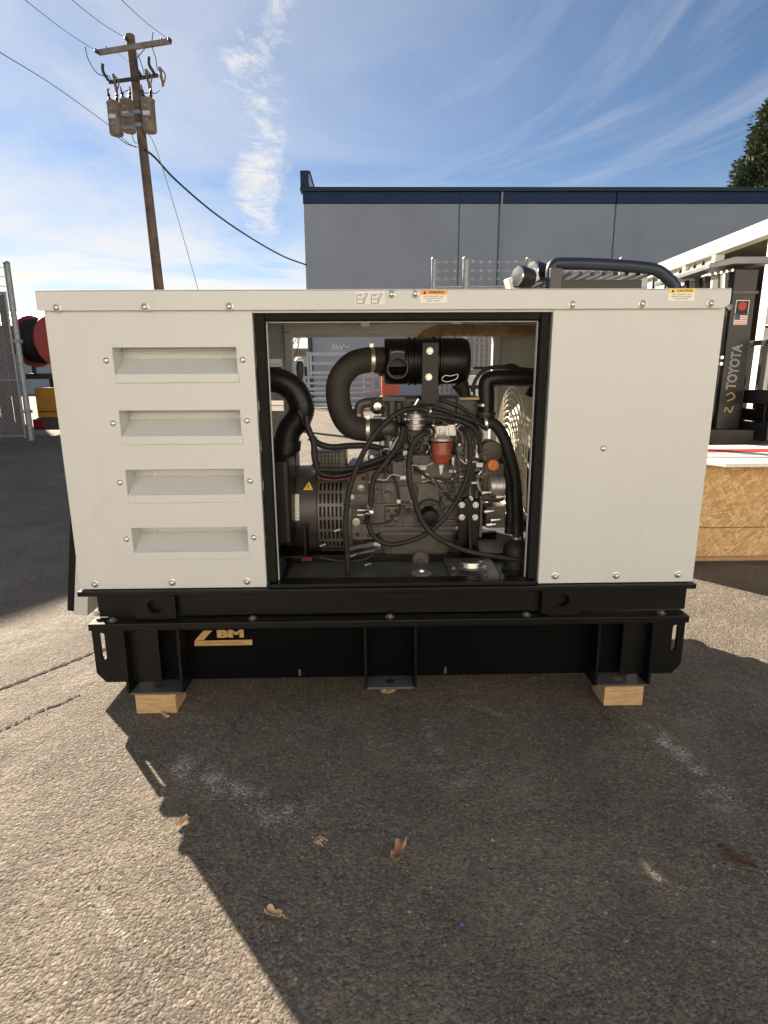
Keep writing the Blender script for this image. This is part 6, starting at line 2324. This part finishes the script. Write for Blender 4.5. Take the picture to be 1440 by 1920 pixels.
for pth in ([(0.2863,0.29,0.9114),(0.2812,0.29,0.9573),(0.2486,0.29,0.9872),(0.2084,0.29,1.0033)], [(0.3104,0.29,0.9112),(0.309,0.29,0.963),(0.2722,0.29,0.9969),(0.2321,0.29,1.0149)], [(0.3337,0.285,0.9116),(0.3341,0.285,0.9633),(0.3031,0.285,1.0029),(0.2589,0.285,1.0267)], [(0.3568,0.28,0.9119),(0.3593,0.28,0.9576),(0.3362,0.28,0.9972),(0.3056,0.28,1.0267)]):
    hose('injector_line', pth, .0034, 'zinc', 8, 8)
# white tags
for rr_ in ((0.1123,0.8374,0.1416,0.8531), (0.1262,0.8057,0.1497,0.8235), (0.3250,0.8453,0.3485,0.8610), (0.0461,0.8025,0.0676,0.8163), (0.0343,0.7127,0.0481,0.7268)):
    mb = MB()
    mb.slab(*rr_, .215, .002)
    mb.build('cable_tag', 'white', gen, bevel=.0008)
# gear case with orange filler cap, drum below
mb = MB()
mb.slab(0.3575,0.7078,0.4413,0.8570, .245, .20)
gc = mb.build('gear_case', 'iron', gen, bevel=.010, seg=3)
q = (0.3908,0.22,0.85)
mb = MB()
mb.lathe((q[0], .246, q[2]), (0, -1, 0), [(0, .022), (.018, .022), (.022, .019), (.023, .001)], 20)
mb.bar((q[0]-.003, .219, q[2]-.016), (q[0]+.003, .219, q[2]+.016), .008, .008)
mb.build('oil_cap', 'orange', gc, smooth=40)
q = (0.4055,0.22,0.7724)
mb = MB()
mb.lathe((q[0]-.03, .225, q[2]), (1, 0, 0), [(0, .030), (.004, .036), (.02, .036), (.021, .038), (.026, .038), (.027, .036), (.046, .036), (.047, .038), (.052, .038), (.058, .030)], 28)
mb.build('drive_pulley', 'alu', gc, smooth=30)
mb = MB()
mb.slab(0.3739,0.6084,0.4468,0.6913, .24, .08)
mb.slab(0.3461,0.5727,0.3581,0.7206, .23, .03)
build_each(mb, 'lower_bracket', 'engine', gc, bevel=.004)
mb = MB()
for q in ((0.3898,0.2,0.7643), (0.3987,0.2,0.7343), (0.3451,0.2,0.7508), (0.3572,0.2,0.6804), (0.3821,0.2,0.6477), (0.3669,0.2,0.6295)):
    mb.lathe(q, (1, 0, .1), [(0, .008), (.02, .008), (.021, .005), (.035, .005)], 8)
build_each(mb, 'bracket_bolt', 'zinc', gc, smooth=30)
# ---- engine mount
r = (0.2635,0.5373,0.3390,0.7213)
x0, z0, x1, z1 = r
mb = MB()
mb.slab(x0, z0, x1, z1, .205, .012)
mt = mb.build('engine_mount', 'black', gen, bevel=.002)
mb = MB()
mb.prismx([(.204, z1-.055), (.204, z0), (.14, z0), (.165, z0+.05)], (x0+x1)/2-.004, (x0+x1)/2+.004)
mb.add([(x0, .204, z0+.012), (x1, .204, z0+.012), (x1+.006, .12, z0-.010), (x0-.002, .12, z0-.010), (x0, .204, z0+.002), (x1, .204, z0+.002), (x1+.006, .12, z0-.020), (x0-.002, .12, z0-.020)],
       [(0, 3, 2, 1), (4, 5, 6, 7), (0, 1, 5, 4), (1, 2, 6, 5), (2, 3, 7, 6), (3, 0, 4, 7)])
build_each(mb, 'mount_gusset', 'black', mt, bevel=.001)
bolts(HEX, [(0.2743,0.205,0.7064), (0.3257,0.205,0.7059), (0.2754,0.205,0.6598), (0.3251,0.205,0.6593)], mt, .205, 'bolt', 1.05)
q = (0.3047,0.14,0.5002)
mb = MB()
mb.lathe((q[0], .155, (0.3052,0.14,0.4818)[2]), (0, 0, 1), [(0, .046), (.006, .047), (.008, .042), (.020, .040), (.022, .046), (.027, .044), (.034, .020)], 26)
mb.build('rubber_mount', 'zinc', mt, smooth=30)
r = (0.2124,0.4352,0.4111,0.5208)
x0, z0, x1, z1 = r
mb = MB()
mb.prismx([(.065, FL+.001), (.065, FL+.006), (.090, (0.3019,0.12,0.4763)[2]-.012), (.30, (0.3019,0.12,0.4763)[2]-.002), (.30, FL+.001)], x0+.01, x1-.005)
mb.build('mount_pedestal', 'engine', gen, bevel=.003)
for q in ((0.2406,0.13,0.4982), (0.3577,0.13,0.4967)):
    mb = MB()
    mb.lathe((q[0], .16, (0.3053,0.14,0.4777)[2]-.004), (0, 0, 1), [(0, .010), (.002, .010), (.002, .0075), (.009, .0075)], 8)
    mb.build('bolt', 'zinc', mt, smooth=30)
# fuel cap on the tank
q = (0.1176,0.1,0.4653)
mb = MB()
mb.lathe((q[0], .10, FL+.001), (0, 0, 1), [(0, .030), (.012, .030), (.013, .036), (.022, .036), (.026, .028), (.027, .012), (.034, .010), (.035, .002)], 24)
mb.build('fuel_cap', 'zinc', gen, smooth=30)

# ---- hoses and cables in front of the engine
hose('fuel_hose', [(0.1551,0.2,1.0476),(0.1005,0.18,1.0601),(0.0336,0.15,1.0456),(-0.0408,0.15,0.9782),(-0.0979,0.15,0.8853),(-0.1375,0.15,0.775),(-0.1532,0.15,0.6578),(-0.1499,0.15,0.5374),(-0.148,0.15,0.4305)], 0.0100)
hose('fuel_hose', [(0.1615,0.18,0.9815),(0.1066,0.13,0.9679),(0.0773,0.13,0.9089),(0.0738,0.13,0.8339),(0.0912,0.13,0.7477),(0.13,0.13,0.6498),(0.2,0.13,0.5895),(0.2938,0.13,0.5502),(0.4113,0.13,0.5265),(0.5096,0.13,0.5111)], 0.0099)
hose('fuel_hose', [(0.2512,0.2,0.9943),(0.278,0.15,0.9758),(0.2912,0.15,0.9047),(0.2786,0.15,0.8096),(0.2386,0.15,0.7226),(0.1783,0.15,0.6442),(0.1013,0.15,0.5951),(0.0139,0.15,0.5739),(-0.0442,0.15,0.5967),(-0.0707,0.15,0.647),(-0.0764,0.2,0.685)], 0.0092)
hose('breather_hose', [(0.0586,0.2,0.9957),(0.0453,0.2,0.9389),(0.003,0.2,0.8777),(-0.0438,0.2,0.8197),(-0.0599,0.2,0.7548),(-0.0624,0.2,0.705)], 0.0095)
hose('return_hose', [(0.1165,0.24,1.0628),(0.1725,0.24,1.0586),(0.2406,0.24,1.0372),(0.3091,0.24,1.0138),(0.3625,0.24,0.9864)], 0.0087, 'rubber')
hose('return_hose', [(0.1381,0.22,1.0353),(0.1996,0.22,1.0273),(0.2672,0.22,1.0116),(0.3162,0.22,0.9827),(0.3351,0.22,0.9344),(0.3403,0.22,0.8955)], 0.0086, 'rubber')
hose('return_hose', [(0.1957,0.26,1.0862),(0.2426,0.26,1.0706),(0.2821,0.26,1.0512),(0.3222,0.26,1.0181),(0.3702,0.26,0.9926)], 0.0078, 'rubber')
hose('wiring_harness', [(-0.2927,0.25,1.0327),(-0.2883,0.25,0.9944),(-0.2689,0.25,0.9361),(-0.2669,0.25,0.8772),(-0.2488,0.25,0.8274),(-0.1999,0.25,0.811),(-0.1205,0.25,0.8242),(-0.0412,0.25,0.8475),(0.0379,0.25,0.8825),(0.1165,0.25,0.9173)], 0.0116, 'rubber')
hose('wiring_harness', [(-0.3252,0.3,1.0495),(-0.2977,0.3,0.9905),(-0.2658,0.3,0.9347),(-0.2105,0.3,0.9143),(-0.1404,0.3,0.9177),(-0.0703,0.3,0.9172),(-0.0102,0.3,0.9046)], 0.0119, 'rubber')
hose('wiring_harness', [(-0.2471,0.235,0.8396),(-0.1493,0.235,0.8388),(-0.0509,0.235,0.8655),(0.0373,0.235,0.9001),(0.0957,0.235,0.9309)], 0.0087, 'rubber')
hose('wiring_harness', [(-0.1691,0.23,0.816),(-0.0708,0.23,0.8388),(0.0272,0.23,0.8734),(0.0956,0.23,0.8963)], 0.0067, 'rubber')
hose('sensor_cable', [(-0.0278,0.22,0.8439),(0.0072,0.22,0.8298),(0.0306,0.22,0.79),(0.0424,0.22,0.7298),(0.0464,0.22,0.6893),(0.0305,0.22,0.663)], 0.0048, 'rubber')
hose('sensor_cable', [(0.0846,0.21,0.8639),(0.1237,0.21,0.8303),(0.1672,0.21,0.7904),(0.2129,0.21,0.7502),(0.2392,0.21,0.7198)], 0.0057, 'rubber')
hose('sensor_cable', [(-0.0925,0.2,0.6549),(-0.0631,0.2,0.6403),(-0.0237,0.2,0.6399),(0.0218,0.2,0.6557)], 0.0038, 'rubber')
hose('vacuum_hose', [(0.3267,0.36,1.1118),(0.3396,0.36,1.1572),(0.3708,0.36,1.1923),(0.4148,0.36,1.2038),(0.4755,0.36,1.1995),(0.5568,0.36,1.1913)], 0.0071, 'rubber')
hose('vacuum_hose', [(0.3303,0.36,1.2003),(0.415,0.36,1.1999),(0.475,0.36,1.2112),(0.5162,0.36,1.1935),(0.5771,0.36,1.1912)], 0.0051, 'rubber')
hose('ground_cable', [(-0.2521,0.18,0.5191),(-0.1735,0.18,0.5037),(-0.0943,0.18,0.5068),(-0.0545,0.18,0.527)], 0.0047, 'rubber')
mb = MB()
mb.tube([(-0.3271,0.24,0.4928),(-0.3108,0.24,0.4968),(-0.2906,0.24,0.4923)], .010, 10, 5)
mb.build('red_cable', 'darkred', gen)
mb = MB()
for q in ((-0.1331,0.22,0.5115), (-0.0749,0.2,0.4835), (-0.1929,0.28,0.5964), (-0.2499,0.28,0.5374)):
    mb.bar(Vector(q)+Vector((-.012, 0, -.004)), Vector(q)+Vector((.012, 0, .004)), .005)
build_each(mb, 'cable_lug', 'zinc', gen)
mb = MB()
mb.slab(0.2761,1.0831,0.3565,1.0929, .33, .05)
mb.build('wrapped_pad', 'leaftan', gen, bevel=.002)

# ---- small hardware that crowds the engine
det = random.Random(77)
hx = MB()
hx.lathe((0, .001, 0), (0, -1, 0), [(0, .0085), (.0016, .0085)], 12)
hx.lathe((0, -.0008, 0), (0, -1, 0), [(0, .0062), (.0055, .0062), (.0062, .0052)], 6)
HXE = hx.mesh('bolt', 'engine', 30)
HXZ = hx.mesh('bolt', 'zinc', 30)
for i, q in enumerate(((-0.0567,0.268,0.879), (0.0387,0.268,0.8781), (0.1283,0.268,0.8714), (0.2281,0.268,0.8665), (-0.0576,0.268,0.7925), (0.0326,0.268,0.7856), (0.1084,0.254,0.6996), (-0.0525,0.254,0.7013), (0.0521,0.254,0.6088), (-0.0291,0.254,0.6097),
          (0.1334,0.254,0.6079), (0.221,0.254,0.6069), (0.2659,0.254,0.6064), (0.1175,0.248,0.7741), (0.1933,0.248,0.7734), (0.1179,0.248,0.7172), (0.048,0.254,0.7636), (0.096,0.254,0.7631), (0.0963,0.254,0.712), (-0.0336,0.248,0.8178), (0.0061,0.248,0.8174),
          (0.024,0.248,0.8631), (0.0812,0.248,0.8626), (0.0239,0.248,0.8112), (-0.1329,0.272,0.7271), (-0.0603,0.272,0.7264), (-0.1332,0.272,0.7106), (-0.1393,0.27,0.8132), (-0.086,0.27,0.7619), (0.239,0.262,0.7806), (0.2499,0.262,0.7397), (0.244,0.262,0.8311))):
    inst(HXZ if i % 6 == 0 else HXE, 'bolt', (q[0], q[1], q[2]), blk, (0, det.uniform(0, 1), 0), det.uniform(.8, 1.15))
# alternator belt and pulley face, vent pipes, brackets, sensors on the head
for (pts, r_, m_) in (([(0.02,0.3,0.9044),(0.0341,0.3,0.9323),(0.0461,0.3,0.9582),(0.0421,0.3,0.988)], .006, 'zinc'), ([(0.0898,0.29,0.899),(0.0996,0.29,0.9249),(0.0855,0.29,0.9489),(0.0934,0.29,0.9765)], .005, 'iron'), ([(0.1491,0.28,0.8897),(0.1608,0.28,0.9135),(0.1486,0.28,0.9375),(0.1602,0.28,0.9651)], .005, 'zinc'),
                      ([(-0.0267,0.27,0.8924),(-0.0029,0.27,0.9081),(0.0328,0.27,0.8998),(0.0685,0.27,0.9115),(0.1182,0.27,0.9031)], .0045, 'zinc'), ([(0.1292,0.27,0.7802),(0.1734,0.27,0.79),(0.2199,0.27,0.7794),(0.2538,0.27,0.7974)], .0045, 'zinc'), ([(0.2393,0.26,0.8515),(0.2522,0.26,0.8072),(0.2451,0.26,0.7605),(0.2622,0.26,0.7194)], .005, 'iron'),
                      ([(0.3558,0.25,0.8319),(0.3388,0.25,0.802),(0.344,0.25,0.7614),(0.3587,0.25,0.7409)], .005, 'zinc'), ([(0.2678,0.24,0.87),(0.2938,0.24,0.8539),(0.3233,0.24,0.8616),(0.3474,0.24,0.8495)], .004, 'zinc')):
    hose('fuel_pipe', pts, r_, m_, 6, 8)
for (pts, m_) in (([(-0.0712,0.21,0.7927),(-0.0419,0.21,0.8062),(-0.0088,0.21,0.802),(0.0166,0.21,0.8215),(0.0497,0.21,0.8152)], 'whitewire'), ([(0.0647,0.2,0.8422),(0.0937,0.2,0.8575),(0.1266,0.2,0.8494),(0.1651,0.2,0.8646)], 'whitewire'), ([(-0.2536,0.21,0.8122),(-0.1878,0.21,0.8037),(-0.1137,0.21,0.8187),(-0.0513,0.21,0.8378)], 'redwire'),
                  ([(0.223,0.2,0.8758),(0.2392,0.2,0.8406),(0.2323,0.2,0.7975),(0.2505,0.2,0.7657)], 'rubber'), ([(0.278,0.2,0.8403),(0.2988,0.2,0.7909),(0.2884,0.2,0.7414)], 'rubber'), ([(0.1918,0.19,0.8192),(0.2116,0.19,0.7935),(0.224,0.19,0.754),(0.2168,0.19,0.7242)], 'rubber'), ([(0.1426,0.2,0.8062),(0.1719,0.2,0.7921),(0.186,0.2,0.7663),(0.2115,0.2,0.7581)], 'greywire')):
    hose('wire', pts, .0021, m_, 6, 6)
def ring(path_pts, frac, r_, name, mat, parent=gen, w=.008):
    P = catmull(path_pts, 8)
    i = max(1, min(len(P)-2, int(len(P)*frac)))
    t_ = (P[i+1]-P[i-1]).normalized()
    mb = MB()
    mb.lathe(P[i]-t_*w/2, t_, [(0, r_*.98), (0, r_*1.06), (.001, r_*1.12), (w-.001, r_*1.12), (w, r_*1.06), (w, r_*.98)], 14)
    mb.build(name, mat, parent, smooth=30)
H1 = [(0.1551,0.2,1.0476),(0.1005,0.18,1.0601),(0.0336,0.15,1.0456),(-0.0408,0.15,0.9782),(-0.0979,0.15,0.8853),(-0.1375,0.15,0.775),(-0.1532,0.15,0.6578),(-0.1499,0.15,0.5374),(-0.148,0.15,0.4305)]
H2 = [(0.1615,0.18,0.9815),(0.1066,0.13,0.9679),(0.0773,0.13,0.9089),(0.0738,0.13,0.8339),(0.0912,0.13,0.7477),(0.13,0.13,0.6498),(0.2,0.13,0.5895),(0.2938,0.13,0.5502),(0.4113,0.13,0.5265),(0.5096,0.13,0.5111)]
H3 = [(0.2512,0.2,0.9943),(0.278,0.15,0.9758),(0.2912,0.15,0.9047),(0.2786,0.15,0.8096),(0.2386,0.15,0.7226),(0.1783,0.15,0.6442),(0.1013,0.15,0.5951),(0.0139,0.15,0.5739),(-0.0442,0.15,0.5967),(-0.0707,0.15,0.647),(-0.0764,0.2,0.685)]
for P_ in (H1, H2, H3):
    ring(P_, .03, .0128, 'hose_clamp', 'zinc')
ring(H3, .975, .0118, 'hose_clamp', 'zinc')
HB = [(-0.2927,0.25,1.0327),(-0.2883,0.25,0.9944),(-0.2689,0.25,0.9361),(-0.2669,0.25,0.8772),(-0.2488,0.25,0.8274),(-0.1999,0.25,0.811),(-0.1205,0.25,0.8242),(-0.0412,0.25,0.8475),(0.0379,0.25,0.8825),(0.1165,0.25,0.9173)]
for f_ in (.2, .38, .55, .68, .82):
    ring(HB, f_, .0155, 'cable_tie', 'duct', gen, .006)
CH = [(0.3523,0.26,0.9985),(0.3916,0.26,0.9983),(0.4267,0.26,0.9589),(0.4578,0.26,0.8796),(0.4818,0.26,0.7888),(0.4956,0.26,0.6652),(0.5025,0.26,0.5598)]
ring(CH, .06, .0245, 'hose_clamp', 'zinc', gen, .012)
ring([(0.3793,0.28,0.8978),(0.4197,0.28,0.8914),(0.4477,0.28,0.8468),(0.4653,0.28,0.765),(0.476,0.28,0.6609),(0.4734,0.28,0.5761)], .08, .0225, 'hose_clamp', 'zinc', gen, .012)
mb = MB()
q = (0.3725,0.335,1.0588)
mb.lathe((q[0], .345, q[2]), (0, 0, 1), [(0, .0305), (0, .0325), (.010, .0325), (.010, .0305)], 20)
mb.build('hose_clamp', 'zinc', gen)
# bracket plates and lifting eye
for rr_, y_ in (((0.0364,0.8691,0.0680,0.9088), .262), ((0.1591,0.8759,0.2186,0.9077), .268), ((0.2125,0.6951,0.2488,0.7320), .25), ((-0.0713,0.7898,-0.0434,0.8341), .262), ((0.1717,0.6627,0.2079,0.6977), .246)):
    mb = MB()
    mb.slab(*rr_, y_, .012)
    mb.build('bracket_plate', 'engine', blk, bevel=.003)
mb = MB()
q = (0.2198,0.245,0.7209)
mb.lathe((q[0], q[1]+.006, q[2]), (0, -1, 0), [(0, .014), (.008, .014), (.008, .006), (0, .006)], 16)
mb.build('lifting_eye', 'engine', blk)
for rr_ in ((0.2271,0.8233,0.2525,0.8352), (0.2804,0.8051,0.3039,0.8130), (0.1729,0.7962,0.1983,0.8041), (0.3105,0.7810,0.3340,0.7890), (0.2891,0.8444,0.3145,0.8542), (0.2363,0.8391,0.2460,0.8821), (0.0574,0.8797,0.0729,0.9068), (0.2678,0.7575,0.2894,0.7695)):
    mb = MB()
    mb.slab(*rr_, .225, .02)
    mb.build('connector', det.choice(['alu', 'alu', 'engine', 'duct']), ip, bevel=.0015)

# dark block added behind the engine mount to hide the bright ground
mb = MB()
mb.box(.17, .66, FL+.001, .44, .84, FL+.21)
dark_blk = mb.build('dark_block', 'duct', gen, bevel=.006)
mb = MB()
mb.box(.165, .655, FL+.165, .445, .845, FL+.19)
mb.build('dark_block_lid', 'black', dark_blk, bevel=.004)
for x_ in (.21, .40):
    mb = MB()
    mb.cyl((x_, .70, FL+.211), (x_, .70, FL+.235), .010, 12)
    mb.build('dark_block_stud', 'alu', dark_blk)
